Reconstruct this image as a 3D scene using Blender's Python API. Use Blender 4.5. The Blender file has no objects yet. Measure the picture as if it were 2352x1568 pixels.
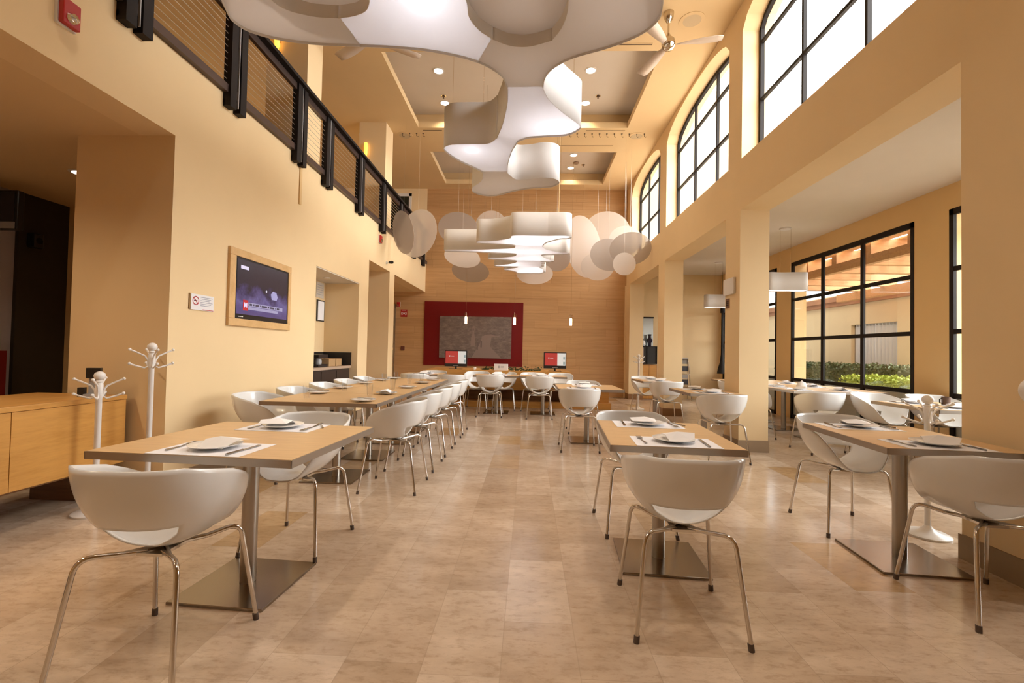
import bpy, math, random
from mathutils import Vector, Matrix
random.seed(7)
S = bpy.context.scene
C = S.collection
PI = math.pi
R = math.radians
H = 1.22

# ------------------------------------------------------------------ materials
def mat(name, col, rough=0.5, metal=0.0, spec=0.5, coat=0.0, emis=None, estr=0.0, trans=0.0):
    m = bpy.data.materials.new(name); m.use_nodes = True
    b = m.node_tree.nodes['Principled BSDF']
    b.inputs['Base Color'].default_value = (*col, 1)
    b.inputs['Roughness'].default_value = rough
    b.inputs['Metallic'].default_value = metal
    b.inputs['Specular IOR Level'].default_value = spec
    b.inputs['Coat Weight'].default_value = coat
    b.inputs['Coat Roughness'].default_value = 0.08
    if trans: b.inputs['Transmission Weight'].default_value = trans
    if emis:
        b.inputs['Emission Color'].default_value = (*emis, 1)
        b.inputs['Emission Strength'].default_value = estr
    return m

class NT:
    def __init__(s, m): s.t = m.node_tree; s.n = s.t.nodes; s.b = s.n['Principled BSDF']
    def add(s, typ, **kw):
        n = s.n.new(typ)
        for k, v in kw.items(): setattr(n, k, v)
        return n
    def link(s, a, b): s.t.links.new(a, b)
    def math(s, op, a, b=None, c=None):
        n = s.n.new('ShaderNodeMath'); n.operation = op
        for i, x in enumerate((a, b, c)):
            if x is None: continue
            if isinstance(x, (int, float)): n.inputs[i].default_value = x
            else: s.link(x, n.inputs[i])
        return n.outputs[0]
    def ramp(s, fac, stops):
        n = s.n.new('ShaderNodeValToRGB'); e = n.color_ramp.elements
        while len(e) < len(stops): e.new(0.5)
        for i, (p, c) in enumerate(stops):
            e[i].position = p; e[i].color = (*c, 1)
        s.link(fac, n.inputs[0]); return n.outputs[0]
    def mix(s, fac, a, b, mode='MIX'):
        n = s.n.new('ShaderNodeMix'); n.data_type = 'RGBA'; n.blend_type = mode
        for inp, x in ((n.inputs[0], fac), (n.inputs[6], a), (n.inputs[7], b)):
            if isinstance(x, (int, float)): inp.default_value = x
            elif isinstance(x, tuple): inp.default_value = (*x, 1)
            else: s.link(x, inp)
        return n.outputs[2]
    def coords(s, scale=(1, 1, 1), rot=(0, 0, 0), space='Object'):
        tc = s.n.new('ShaderNodeTexCoord'); mp = s.n.new('ShaderNodeMapping')
        mp.inputs['Scale'].default_value = scale; mp.inputs['Rotation'].default_value = rot
        s.link(tc.outputs[space], mp.inputs[0]); return mp.outputs[0]
    def noise(s, vec, scale, detail=4, rough=0.5, out='Fac'):
        n = s.n.new('ShaderNodeTexNoise'); n.inputs['Scale'].default_value = scale
        n.inputs['Detail'].default_value = detail; n.inputs['Roughness'].default_value = rough
        s.link(vec, n.inputs['Vector']); return n.outputs[out]
    def bump(s, h, strength=0.1, dist=0.01):
        n = s.n.new('ShaderNodeBump'); n.inputs['Strength'].default_value = strength
        n.inputs['Distance'].default_value = dist
        s.link(h, n.inputs['Height']); s.link(n.outputs[0], s.b.inputs['Normal'])

def plaster(name, col, var=0.06):
    m = mat(name, col, 0.75, spec=0.25); t = NT(m)
    v = t.coords()
    n = t.noise(v, 1.3, 3)
    c = t.mix(n, tuple(x * (1 - var) for x in col), tuple(min(1, x * (1 + var)) for x in col))
    t.link(c, t.b.inputs['Base Color'])
    t.bump(t.noise(v, 140, 2), 0.05, 0.002)
    return m

CREAM = plaster('cream plaster', (0.80, 0.60, 0.345))
CREAM2 = plaster('deep cream plaster', (0.72, 0.49, 0.235))
CEILM = plaster('ceiling plaster', (0.74, 0.54, 0.30))
WHITEC = plaster('off white ceiling', (0.70, 0.62, 0.53))
EXTW = plaster('exterior cream wall', (0.80, 0.66, 0.45))
LAV = plaster('pale lavender wall', (0.42, 0.38, 0.42))
DARKP = plaster('dark brown panel', (0.045, 0.032, 0.022))

def floor_mat():
    m = mat('travertine tiles', (0.6, 0.45, 0.32), 0.22, spec=0.55); t = NT(m)
    tc = t.add('ShaderNodeTexCoord'); sp = t.add('ShaderNodeSeparateXYZ'); t.link(tc.outputs['Object'], sp.inputs[0])
    ux = t.math('DIVIDE', t.math('ADD', sp.outputs[0], 0.085), 0.305)
    cx = t.math('FLOOR', ux); fx = t.math('FRACT', ux)
    wn = t.add('ShaderNodeTexWhiteNoise', noise_dimensions='1D'); t.link(cx, wn.inputs['W'])
    uy = t.math('ADD', t.math('DIVIDE', sp.outputs[1], 0.61), wn.outputs['Value'])
    cy = t.math('FLOOR', uy); fy = t.math('FRACT', uy)
    cb = t.add('ShaderNodeCombineXYZ'); t.link(cx, cb.inputs[0]); t.link(cy, cb.inputs[1])
    w2 = t.add('ShaderNodeTexWhiteNoise', noise_dimensions='2D'); t.link(cb.outputs[0], w2.inputs['Vector'])
    tile = t.ramp(w2.outputs['Value'], [(0.0, (0.50, 0.385, 0.28)), (0.25, (0.56, 0.44, 0.33)), (0.6, (0.61, 0.49, 0.375)),
                                        (0.93, (0.68, 0.565, 0.45)), (0.965, (0.50, 0.34, 0.18))])
    v = t.coords((1, 2.2, 1))
    n1 = t.noise(v, 2.2, 8, 0.65); n2 = t.noise(v, 14, 8, 0.7); n3 = t.noise(v, 48, 4, 0.7)
    k = t.ramp(n1, [(0.3, (0.78, 0.72, 0.66)), (0.7, (1.1, 1.07, 1.03))])
    k2 = t.ramp(n2, [(0.28, (0.72, 0.66, 0.6)), (0.5, (1, 1, 1)), (0.8, (1.06, 1.05, 1.03))])
    k3 = t.ramp(n3, [(0.24, (0.6, 0.5, 0.42)), (0.36, (1, 1, 1))])
    c = t.mix(1.0, tile, k, 'MULTIPLY'); c = t.mix(1.0, c, k2, 'MULTIPLY'); c = t.mix(1.0, c, k3, 'MULTIPLY')
    ex = t.math('MINIMUM', fx, t.math('SUBTRACT', 1.0, fx)); ey = t.math('MINIMUM', fy, t.math('SUBTRACT', 1.0, fy))
    j = t.math('MAXIMUM', t.math('LESS_THAN', ex, 0.0065), t.math('LESS_THAN', ey, 0.0033))
    c = t.mix(t.math('MULTIPLY', j, 0.35), c, (0.34, 0.25, 0.17))
    t.link(c, t.b.inputs['Base Color'])
    r = t.math('ADD', t.math('MULTIPLY', n2, 0.2), 0.09); t.link(r, t.b.inputs['Roughness'])
    return m

def wood(name, c1, c2, scale=(1, 14, 14), rough=0.45, axis_noise=3.0, planks=None, coat=0.0):
    m = mat(name, c1, rough, spec=0.4, coat=coat); t = NT(m)
    v = t.coords(scale)
    n = t.noise(v, axis_noise, 6, 0.6); n2 = t.noise(v, axis_noise * 5, 5, 0.6)
    f = t.math('ADD', t.math('MULTIPLY', n, 0.65), t.math('MULTIPLY', n2, 0.35))
    c = t.ramp(f, [(0.3, c2), (0.5, c1), (0.72, tuple(min(1, x * 1.15) for x in c1))])
    if planks:
        pw, ph = planks
        tc = t.add('ShaderNodeTexCoord'); sp = t.add('ShaderNodeSeparateXYZ'); t.link(tc.outputs['Object'], sp.inputs[0])
        uz = t.math('DIVIDE', sp.outputs[2], ph); cz = t.math('FLOOR', uz); fz = t.math('FRACT', uz)
        wn = t.add('ShaderNodeTexWhiteNoise', noise_dimensions='1D'); t.link(cz, wn.inputs['W'])
        uxx = t.math('ADD', t.math('DIVIDE', sp.outputs[0], pw), t.math('MULTIPLY', wn.outputs['Value'], 3.7))
        cx = t.math('FLOOR', uxx); fx = t.math('FRACT', uxx)
        cb = t.add('ShaderNodeCombineXYZ'); t.link(cx, cb.inputs[0]); t.link(cz, cb.inputs[1])
        w2 = t.add('ShaderNodeTexWhiteNoise', noise_dimensions='2D'); t.link(cb.outputs[0], w2.inputs['Vector'])
        tone = t.ramp(w2.outputs['Value'], [(0, (0.93, 0.92, 0.9)), (1, (1.05, 1.05, 1.05))])
        c = t.mix(1.0, c, tone, 'MULTIPLY')
        show = t.math('GREATER_THAN', w2.outputs['Value'], 0.45)
        jz = t.math('MULTIPLY', t.math('LESS_THAN', fz, 0.03), show)
        jx = t.math('LESS_THAN', fx, 0.003)
        j = t.math('MAXIMUM', jz, jx)
        c = t.mix(t.math('MULTIPLY', j, 0.6), c, (0.20, 0.085, 0.025))
        t.bump(t.math('SUBTRACT', 1.0, j), 0.5, 0.004)
    t.link(c, t.b.inputs['Base Color'])
    return m

FLOORM = floor_mat()
WOODW = wood('oak veneer cladding', (0.50, 0.285, 0.125), (0.42, 0.22, 0.083), (0.6, 1, 16), 0.5, 1.6, (1.35, 0.21))
TABLEM = wood('beech laminate', (0.68, 0.45, 0.225), (0.62, 0.395, 0.185), (1.5, 22, 22), 0.35, 2.0)
DESKM = wood('honey oak', (0.60, 0.30, 0.075), (0.47, 0.21, 0.04), (14, 1.0, 9), 0.35, 1.6)
COUNTM = wood('counter oak', (0.52, 0.25, 0.06), (0.42, 0.18, 0.035), (1, 12, 14), 0.4, 2.0)
DARKWOOD = wood('dark oak', (0.22, 0.10, 0.035), (0.15, 0.065, 0.02), (1, 12, 14), 0.5, 2.0)
FRAMEW = wood('light maple frame', (0.66, 0.42, 0.19), (0.58, 0.34, 0.13), (12, 3, 3), 0.4, 2.0)
PERGW = wood('pergola pine', (0.66, 0.36, 0.17), (0.5, 0.25, 0.1), (2, 14, 14), 0.7, 2.0)
STEEL = mat('brushed steel', (0.42, 0.385, 0.34), 0.3, 1.0)
BASEST = mat('satin steel plate', (0.30, 0.255, 0.21), 0.22, 1.0)
EDGEM = mat('metallic edge band', (0.40, 0.345, 0.29), 0.38, 0.75)
CHROME = mat('chrome', (0.66, 0.62, 0.57), 0.12, 1.0)
GLIDE = mat('brown plastic glide', (0.09, 0.06, 0.045), 0.5)
SHELL = mat('glossy white plastic', (0.78, 0.765, 0.74), 0.2, spec=0.55, coat=0.25)
WHITEP = mat('white lacquer', (0.80, 0.76, 0.72), 0.3)
BLACKM = mat('black steel', (0.012, 0.008, 0.007), 0.6, spec=0.2)
WINBLK = mat('black window frame', (0.014, 0.010, 0.008), 0.6, spec=0.2)
BROWNM = mat('bronze rail', (0.085, 0.055, 0.045), 0.35, 0.5)
CABLEM = mat('steel cable', (0.62, 0.56, 0.46), 0.35, 0.8)
STONE = plaster('brown stone base', (0.33, 0.235, 0.15), 0.2)
WOODBASE = mat('brown base', (0.25, 0.12, 0.045), 0.4)
CHINA = mat('white china', (0.86, 0.84, 0.82), 0.15, spec=0.6)
PAPER = mat('white paper', (0.88, 0.87, 0.90), 0.7)
NAPK = mat('white napkin', (0.92, 0.90, 0.89), 0.85)
CUTL = mat('cutlery steel', (0.40, 0.39, 0.38), 0.22, 1.0)
RED = mat('red paint', (0.155, 0.002, 0.002), 0.5, spec=0.3)
SIGNRED = mat('signal red', (0.42, 0.012, 0.012), 0.4)
BLKP = mat('black plastic', (0.015, 0.014, 0.014), 0.3)
GREYP = mat('grey plastic', (0.36, 0.35, 0.35), 0.4)
WHITEPL = mat('white plastic', (0.74, 0.70, 0.66), 0.4)
SIGNW = mat('sign white', (0.80, 0.78, 0.78), 0.5)
SIGNG = mat('sign grey lettering', (0.36, 0.36, 0.42), 0.6)
REDSCR = mat('screen red', (0.30, 0.03, 0.025), 0.3, emis=(0.42, 0.05, 0.04), estr=0.45)
WHSCR = mat('screen white', (0.6, 0.6, 0.6), 0.3, emis=(0.55, 0.63, 0.63), estr=0.4)
GRSCR = mat('screen grey', (0.2, 0.25, 0.25), 0.3, emis=(0.18, 0.24, 0.26), estr=0.8)
CHROMEF = mat('satin nickel', (0.62, 0.54, 0.43), 0.16, 1.0)
FANB = mat('pale fan blade', (0.62, 0.50, 0.40), 0.5)
VASE = mat('dark blue glaze', (0.018, 0.016, 0.035), 0.2)
BASKET = mat('tan wicker', (0.42, 0.26, 0.12), 0.8)
BLACKCL = mat('black cloth', (0.014, 0.011, 0.010), 0.9)
LAMPW = mat('lamp white', (1, 1, 1), 0.4, emis=(1.0, 0.93, 0.82), estr=14)
LAMPCORE = mat('pendant glow', (1, 1, 1), 0.4, emis=(1.0, 0.74, 0.42), estr=7)
AMBER = mat('amber sconce glass', (1, 0.6, 0.1), 0.4, emis=(1.0, 0.50, 0.06), estr=2.2)
MIRROR = mat('grey mirror', (0.50, 0.52, 0.50), 0.18, 0.7)
GRASSM = mat('ground cover leaves', (0.34, 0.42, 0.05), 0.7)
LEAFM = mat('hedge leaves', (0.075, 0.105, 0.03), 0.6)
PAVE = plaster('outdoor paving', (0.45, 0.40, 0.33), 0.12)
BRICKM = plaster('terracotta cornice', (0.42, 0.22, 0.14), 0.3)

def glass_mat(name, tint=(1, 1, 1), refl=0.09):
    m = bpy.data.materials.new(name); m.use_nodes = True; nt = m.node_tree; nt.nodes.clear()
    o = nt.nodes.new('ShaderNodeOutputMaterial'); mx = nt.nodes.new('ShaderNodeMixShader')
    tr = nt.nodes.new('ShaderNodeBsdfTransparent'); gl = nt.nodes.new('ShaderNodeBsdfGlossy')
    gl.inputs['Roughness'].default_value = 0.02; tr.inputs[0].default_value = (*tint, 1)
    lw = nt.nodes.new('ShaderNodeLayerWeight'); lw.inputs[0].default_value = 0.25
    mm = nt.nodes.new('ShaderNodeMath'); mm.operation = 'MULTIPLY'; mm.inputs[1].default_value = refl * 4
    nt.links.new(lw.outputs['Fresnel'], mm.inputs[0]); nt.links.new(mm.outputs[0], mx.inputs[0])
    nt.links.new(tr.outputs[0], mx.inputs[1]); nt.links.new(gl.outputs[0], mx.inputs[2])
    nt.links.new(mx.outputs[0], o.inputs[0]); return m
GLASS = glass_mat('window glass', (0.96, 0.97, 0.95), 0.05)
TUMBLER = glass_mat('tumbler glass', (0.965, 0.965, 0.965), 0.07)

def cloth_mat(name, col, translucent, alpha=1.0):
    m = bpy.data.materials.new(name); m.use_nodes = True; nt = m.node_tree; nt.nodes.clear()
    o = nt.nodes.new('ShaderNodeOutputMaterial'); mx = nt.nodes.new('ShaderNodeMixShader')
    d = nt.nodes.new('ShaderNodeBsdfDiffuse'); tl = nt.nodes.new('ShaderNodeBsdfTranslucent')
    d.inputs[0].default_value = (*col, 1); tl.inputs[0].default_value = (*col, 1); mx.inputs[0].default_value = translucent
    nt.links.new(d.outputs[0], mx.inputs[1]); nt.links.new(tl.outputs[0], mx.inputs[2])
    last = mx
    if alpha < 1:
        m2 = nt.nodes.new('ShaderNodeMixShader'); tr = nt.nodes.new('ShaderNodeBsdfTransparent')
        m2.inputs[0].default_value = 1 - alpha
        nt.links.new(mx.outputs[0], m2.inputs[1]); nt.links.new(tr.outputs[0], m2.inputs[2]); last = m2
    nt.links.new(last.outputs[0], o.inputs[0]); return m
FABRIC = cloth_mat('white lampshade fabric', (0.80, 0.77, 0.75), 0.05)
DIFFUS = cloth_mat('white stretch diffuser', (0.86, 0.84, 0.84), 0.5)
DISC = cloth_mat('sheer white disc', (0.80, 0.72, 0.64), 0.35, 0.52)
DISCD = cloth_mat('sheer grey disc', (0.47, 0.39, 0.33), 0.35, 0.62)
CURTAIN = cloth_mat('white curtain', (0.82, 0.86, 0.95), 0.05)

# ------------------------------------------------------------------ geometry
class MB:
    def __init__(s): s.v = []; s.f = []
    def box(s, x0, x1, y0, y1, z0, z1):
        b = len(s.v)
        s.v += [(x0, y0, z0), (x1, y0, z0), (x1, y1, z0), (x0, y1, z0), (x0, y0, z1), (x1, y0, z1), (x1, y1, z1), (x0, y1, z1)]
        s.f += [tuple(b + i for i in q) for q in ((0, 3, 2, 1), (4, 5, 6, 7), (0, 1, 5, 4), (1, 2, 6, 5), (2, 3, 7, 6), (3, 0, 4, 7))]
        return s
    def tube(s, path, r, n=10, cap=True):
        P = [Vector(p) for p in path]; rs = r if isinstance(r, (list, tuple)) else [r] * len(P)
        b = len(s.v); up = None
        for i, p in enumerate(P):
            t = (P[min(i + 1, len(P) - 1)] - P[max(i - 1, 0)]).normalized()
            if up is None:
                up = Vector((0, 0, 1)) if abs(t.z) < 0.9 else Vector((1, 0, 0))
            a = t.cross(up)
            if a.length < 1e-6: a = t.cross(Vector((0, 1, 0)))
            a.normalize(); up = a.cross(t).normalized()
            for k in range(n):
                q = 2 * PI * k / n
                s.v.append(tuple(p + rs[i] * (math.cos(q) * a + math.sin(q) * up)))
        for i in range(len(P) - 1):
            for k in range(n):
                k2 = (k + 1) % n
                s.f.append((b + i * n + k, b + i * n + k2, b + (i + 1) * n + k2, b + (i + 1) * n + k))
        if cap:
            s.f.append(tuple(b + k for k in range(n))[::-1]); e = b + (len(P) - 1) * n
            s.f.append(tuple(e + k for k in range(n)))
        return s
    def lathe(s, prof, n=24, c=(0, 0, 0), axis='z'):
        b = len(s.v)
        for (r, z) in prof:
            for k in range(n):
                a = 2 * PI * k / n; x, y = r * math.cos(a), r * math.sin(a)
                if axis == 'z': q = (c[0] + x, c[1] + y, c[2] + z)
                elif axis == 'x': q = (c[0] + z, c[1] + x, c[2] + y)
                else: q = (c[0] + x, c[1] + z, c[2] + y)
                s.v.append(q)
        for i in range(len(prof) - 1):
            for k in range(n):
                k2 = (k + 1) % n
                s.f.append((b + i * n + k, b + i * n + k2, b + (i + 1) * n + k2, b + (i + 1) * n + k))
        if prof[0][0] > 1e-5: s.f.append(tuple(b + k for k in range(n))[::-1])
        if prof[-1][0] > 1e-5: s.f.append(tuple(b + (len(prof) - 1) * n + k for k in range(n)))
        return s
    def sphere(s, c, r, n=14, m=9, sz=1.0):
        return s.lathe([(max(1e-6, r * math.sin(PI * i / m)), -r * sz * math.cos(PI * i / m)) for i in range(m + 1)], n, c)
    def prism(s, pts, z0, z1, walls=True, bottom=True, top=True):
        b = len(s.v); n = len(pts)
        s.v += [(p[0], p[1], z0) for p in pts] + [(p[0], p[1], z1) for p in pts]
        if bottom: s.f.append(tuple(b + i for i in range(n))[::-1])
        if top: s.f.append(tuple(b + n + i for i in range(n)))
        if walls:
            for i in range(n):
                j = (i + 1) % n; s.f.append((b + i, b + j, b + n + j, b + n + i))
        return s
    def raw(s, v, f):
        b = len(s.v); s.v += [tuple(p) for p in v]; s.f += [tuple(b + i for i in q) for q in f]; return s
    def xf(s, M):
        s.v = [tuple(M @ Vector(p)) for p in s.v]; return s
    def build(s, name, m, parent=None, smooth=False, bevel=0.0, solid=0.0, sub=0):
        me = bpy.data.meshes.new(name); me.from_pydata(s.v, [], s.f); me.update()
        if smooth:
            for p in me.polygons: p.use_smooth = True
            try: me.set_sharp_from_angle(angle=R(40))
            except Exception: pass
        o = bpy.data.objects.new(name, me); C.objects.link(o); me.materials.append(m)
        if parent: o.parent = parent
        if solid:
            q = o.modifiers.new('solid', 'SOLIDIFY'); q.thickness = solid; q.offset = 0
        if bevel:
            q = o.modifiers.new('bevel', 'BEVEL'); q.width = bevel; q.segments = 2; q.limit_method = 'ANGLE'
        if sub:
            q = o.modifiers.new('sub', 'SUBSURF'); q.levels = q.render_levels = sub
        return o

def tag(o, label, cat, group=None, kind=None):
    o['label'] = label; o['category'] = cat
    if group: o['group'] = group
    if kind: o['kind'] = kind
    return o
def thing(name, label, cat, loc=(0, 0, 0), rz=0, group=None):
    o = bpy.data.objects.new(name, None); C.objects.link(o); o.location = loc; o.rotation_euler = (0, 0, rz)
    o.empty_display_size = 0.1
    return tag(o, label, cat, group)
def kids(o): return [c for c in bpy.data.objects if c.parent == o]
def dup(root, loc, rz=0, label=None, group=None, first=[]):
    r = root.copy(); C.objects.link(r); r.location = loc; r.rotation_euler = (0, 0, rz)
    if label: r['label'] = label
    if group: r['group'] = group
    for ch in kids(root):
        c = ch.copy(); C.objects.link(c); c.parent = r
        for g in kids(ch):
            d = g.copy(); C.objects.link(d); d.parent = c
    return r
class Proto:
    """places the first prototype itself, then copies of it"""
    def __init__(s, root): s.r = root; s.used = False
    def put(s, loc, rz=0, label=None, group=None):
        if not s.used:
            s.used = True; s.r.location = loc; s.r.rotation_euler = (0, 0, rz)
            if label: s.r['label'] = label
            if group: s.r['group'] = group
            return s.r
        return dup(s.r, loc, rz, label, group)
def struct(name, mb, m, parent=None, label=None, smooth=False):
    o = mb.build(name, m, parent, smooth=smooth)
    if not parent:
        o['kind'] = 'structure'
        if label: o['label'] = label
    return o
def catmull(pts, n=8, closed=True, corners=()):
    out = []; N = len(pts)
    for i in range(N if closed else N - 1):
        g = lambda k: Vector((*pts[k % N], 0)) if closed else Vector((*pts[max(0, min(N - 1, k))], 0))
        p0, p1, p2, p3 = g(i - 1), g(i), g(i + 1), g(i + 2)
        if i % N in corners: p0 = p1
        if (i + 1) % N in corners: p3 = p2
        if i % N in corners and (i + 1) % N in corners:
            out.append((p1.x, p1.y)); continue
        for k in range(n):
            t = k / n
            q = 0.5 * ((2 * p1) + (p2 - p0) * t + (2 * p0 - 5 * p1 + 4 * p2 - p3) * t * t + (3 * p1 - p0 - 3 * p2 + p3) * t ** 3)
            out.append((q.x, q.y))
    return out
def text_mesh(name, body, size, m, parent, M, bold=0.0):
    cu = bpy.data.curves.new(name, 'FONT'); cu.body = body; cu.size = size; cu.extrude = 0.0006; cu.offset = bold
    cu.align_x = 'CENTER'; cu.align_y = 'CENTER'
    o = bpy.data.objects.new(name, cu); C.objects.link(o)
    dg = bpy.context.evaluated_depsgraph_get()
    me = bpy.data.meshes.new_from_object(o.evaluated_get(dg))
    bpy.data.objects.remove(o); me.transform(M); me.materials.clear(); me.materials.append(m)
    t = bpy.data.objects.new(name, me); C.objects.link(t); t.parent = parent; return t

# ------------------------------------------------------------------ camera
F_, CX_, CY_ = 1045.0, 1176.0, 784.0
d_ = (1214 - CX_, 808 - CY_, F_)
wz_ = (0.02 * d_[0] - d_[1]) / F_
YW = Vector(d_).normalized(); ZW = -Vector((-0.02, 1, wz_)).normalized(); XW = YW.cross(ZW)
cam = bpy.data.cameras.new('camera'); co = bpy.data.objects.new('camera', cam); C.objects.link(co)
rows = Matrix((XW, YW, ZW))                       # world axes in camera (x right, y down, z fwd)
cx = Vector((XW.x, YW.x, ZW.x)); cy = -Vector((XW.y, YW.y, ZW.y)); cz = -Vector((XW.z, YW.z, ZW.z))
M = Matrix((cx, cy, cz)).transposed().to_4x4(); M.translation = (0, 0, H)
co.matrix_world = M
cam.sensor_width = 36; cam.sensor_fit = 'HORIZONTAL'; cam.lens = 36 * F_ / 2352; cam.clip_start = 0.05
S.camera = co

# ------------------------------------------------------------------ setting
XL, XR, YE, ZC = -2.97, 2.70, 12.8, 5.82
YB = -3.2
struct('floor', MB().box(-6.4, 5.6, YB, 13.0, -0.12, 0), FLOORM)
# left wall
w = MB()
w.box(-3.27, XL, YB, 0.2, 0, 3.65)
w.box(-3.27, XL, 0.2, 3.64, 2.96, 3.65)
w.box(-3.81, XL, 3.64, 6.2, 0, 3.65)
w.box(-3.81, XL, 6.2, 7.8, 2.36, 3.65)
w.box(-3.81, -3.57, 6.2, 7.8, 0, 2.36)
w.box(-3.81, XL, 7.8, 8.26, 0, 3.65)
w.box(-3.27, XL, 8.26, YE, 2.86, 3.65)
w.box(-3.45, XL, 9.5, 9.85, 0, 2.86)
struct('wall_left', w, CREAM)
struct('trim_1', MB().box(-2.975, -2.955, 5.66, 5.71, 3.05, 3.52), CREAM2)
struct('baseboard_left', MB().box(XL, XL + 0.015, 3.75, 6.2, 0, 0.14).box(XL, XL + 0.015, 7.8, 8.26, 0, 0.14), STONE)
struct('ceiling_lobby', MB().box(-6.4, -3.27, YB, 6.0, 2.96, 3.2).box(-6.4, -3.27, 8.26, YE, 2.86, 3.2).box(-6.4, -3.81, 6.0, 8.26, 2.9, 3.2), CEILM)
struct('ceiling_niche', MB().box(-3.57, XL - 0.01, 6.2, 7.8, 2.345, 2.36), WHITEC)
struct('wall_lobby', MB().box(-6.3, -5.97, YB, 5.03, 0, 2.96), LAV)
struct('wall_lobby_end', MB().box(-6.3, -3.81, 5.6, 5.8, 0, 2.96), CREAM2)
struct('wall_back', MB().box(-6.4, 5.6, YB - 0.2, YB, 0, ZC + 0.5), CREAM)
struct('wall_passage', MB().box(-4.5, -4.3, 8.0, YE, 0, 2.86).box(-4.5, -3.81, 7.9, 8.1, 0, 2.86), CREAM2)
# upper gallery
struct('floor_gallery', MB().box(-6.4, -3.27, YB, YE, 3.4, 3.65), CEILM)
struct('wall_gallery', MB().box(-6.0, -5.8, YB, YE, 3.65, ZC).box(-6.0, -4.3, YE, YE + 0.2, 3.65, ZC).box(-3.42, XL, YE, YE + 0.2, 3.65, ZC)
       .box(-4.3, -3.42, YE, YE + 0.2, 5.68, ZC), CREAM)
for y0, y1 in ((5.79, 6.20), (9.03, 9.49)):
    struct('wall_gallery_pillar', MB().box(-3.52, XL, y0, y1, 3.65, ZC), CREAM)
t = bpy.data.objects.new('door_1', None); C.objects.link(t); t['kind'] = 'structure'; t['label'] = 'dark glazed door with pale frame at the end of the upper gallery'
MB().box(-4.28, -3.5, YE + 0.02, YE + 0.05, 3.66, 5.6).build('door_glass', mat('dark door glass', (0.02, 0.025, 0.018), 0.1), t)
MB().box(-4.3, -4.26, YE - 0.01, YE + 0.08, 3.65, 5.68).box(-3.5, -3.42, YE - 0.01, YE + 0.08, 3.65, 5.68).box(-4.3, -3.42, YE - 0.01, YE + 0.08, 5.6, 5.68).build('door_frame', WHITEPL, t)
# end wall
struct('wall_end', MB().box(-4.3, 2.7, YE, YE + 0.2, 0, 2.86).box(XL, 2.7, YE, YE + 0.2, 2.86, 6.3), WOODW)
struct('wall_end_side', MB().box(2.7, 5.6, YE, YE + 0.2, 0, 3.6).box(2.66, 2.74, 12.74, YE, 0, 3.11), CREAM)
# main ceiling with two trays
def tray(mb, x0, x1, y0, y1):
    e = 0.2
    mb.box(x0 - e - .1, x0 - e, y0 - e, y1 + e, 5.94, 6.3).box(x1 + e, x1 + e + .1, y0 - e, y1 + e, 5.94, 6.3)
    mb.box(x0 - e, x1 + e, y0 - e - .1, y0 - e, 5.94, 6.3).box(x0 - e, x1 + e, y1 + e, y1 + e + .05, 5.94, 6.3)
TX0, TX1 = -2.37, 1.93
c = MB()
c.box(-6.0, TX0, YB, YE, ZC, 5.94).box(TX1, 3.07, YB, YE, ZC, 5.94)
c.box(TX0, TX1, YB, 6.87, ZC, 5.94).box(TX0, TX1, 9.25, 10.38, ZC, 5.94).box(TX0, TX1, 12.39, YE, ZC, 5.94)
tray(c, TX0, TX1, 6.87, 9.25); tray(c, TX0, TX1, 10.38, 12.39)
struct('ceiling', c, CEILM)
struct('ceiling_tray', MB().box(TX0 - .3, TX1 + .3, 6.57, 9.5, 6.2, 6.3), WHITEC)
struct('ceiling_tray', MB().box(TX0 - .3, TX1 + .3, 10.08, 12.64, 6.2, 6.3), WHITEC)
# right arcade and upper wall
BAYS = [(3.12, 5.92), (6.31, 9.16), (9.6, 12.24)]
SILL, SPR, APX = 3.77, 5.44, 5.765
r = MB().box(XR, 3.07, YB, YE, 3.11, SILL)
edges = [YB] + [e for b in BAYS for e in b] + [YE]
for i in range(0, len(edges), 2): r.box(XR, 3.07, edges[i], edges[i + 1], SILL, ZC)
def arc(y0, y1, k, n=24):
    y = y0 + (y1 - y0) * k / n; u = 2 * k / n - 1
    return y, SPR + (APX - SPR) * math.sqrt(max(0, 1 - abs(u) ** 2.3))
for y0, y1 in BAYS:
    n = 24
    for k in range(n):
        ya, za = arc(y0, y1, k); yb, zb = arc(y0, y1, k + 1)
        r.raw([(XR, ya, za), (XR, yb, zb), (XR, yb, ZC), (XR, ya, ZC), (3.07, ya, za), (3.07, yb, zb), (3.07, yb, ZC), (3.07, ya, ZC)],
              [(0, 3, 2, 1), (4, 5, 6, 7), (0, 1, 5, 4), (2, 3, 7, 6)])
struct('wall_right', r, CREAM)
for i, (y0, y1) in enumerate(((2.574, 2.94), (5.94, 6.37), (9.2, 9.63), (12.35, 12.74), (-0.75, -0.38))):
    struct('wall_right_pillar', MB().box(XR, 3.07, y0, y1, 0, 3.11), CREAM)
    e = 0.012
    struct('baseboard_pillar', MB().box(XR - e, 3.07 + e, y0 - e, y1 + e, 0, 0.15), STONE if i < 2 else WOODBASE)
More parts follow.
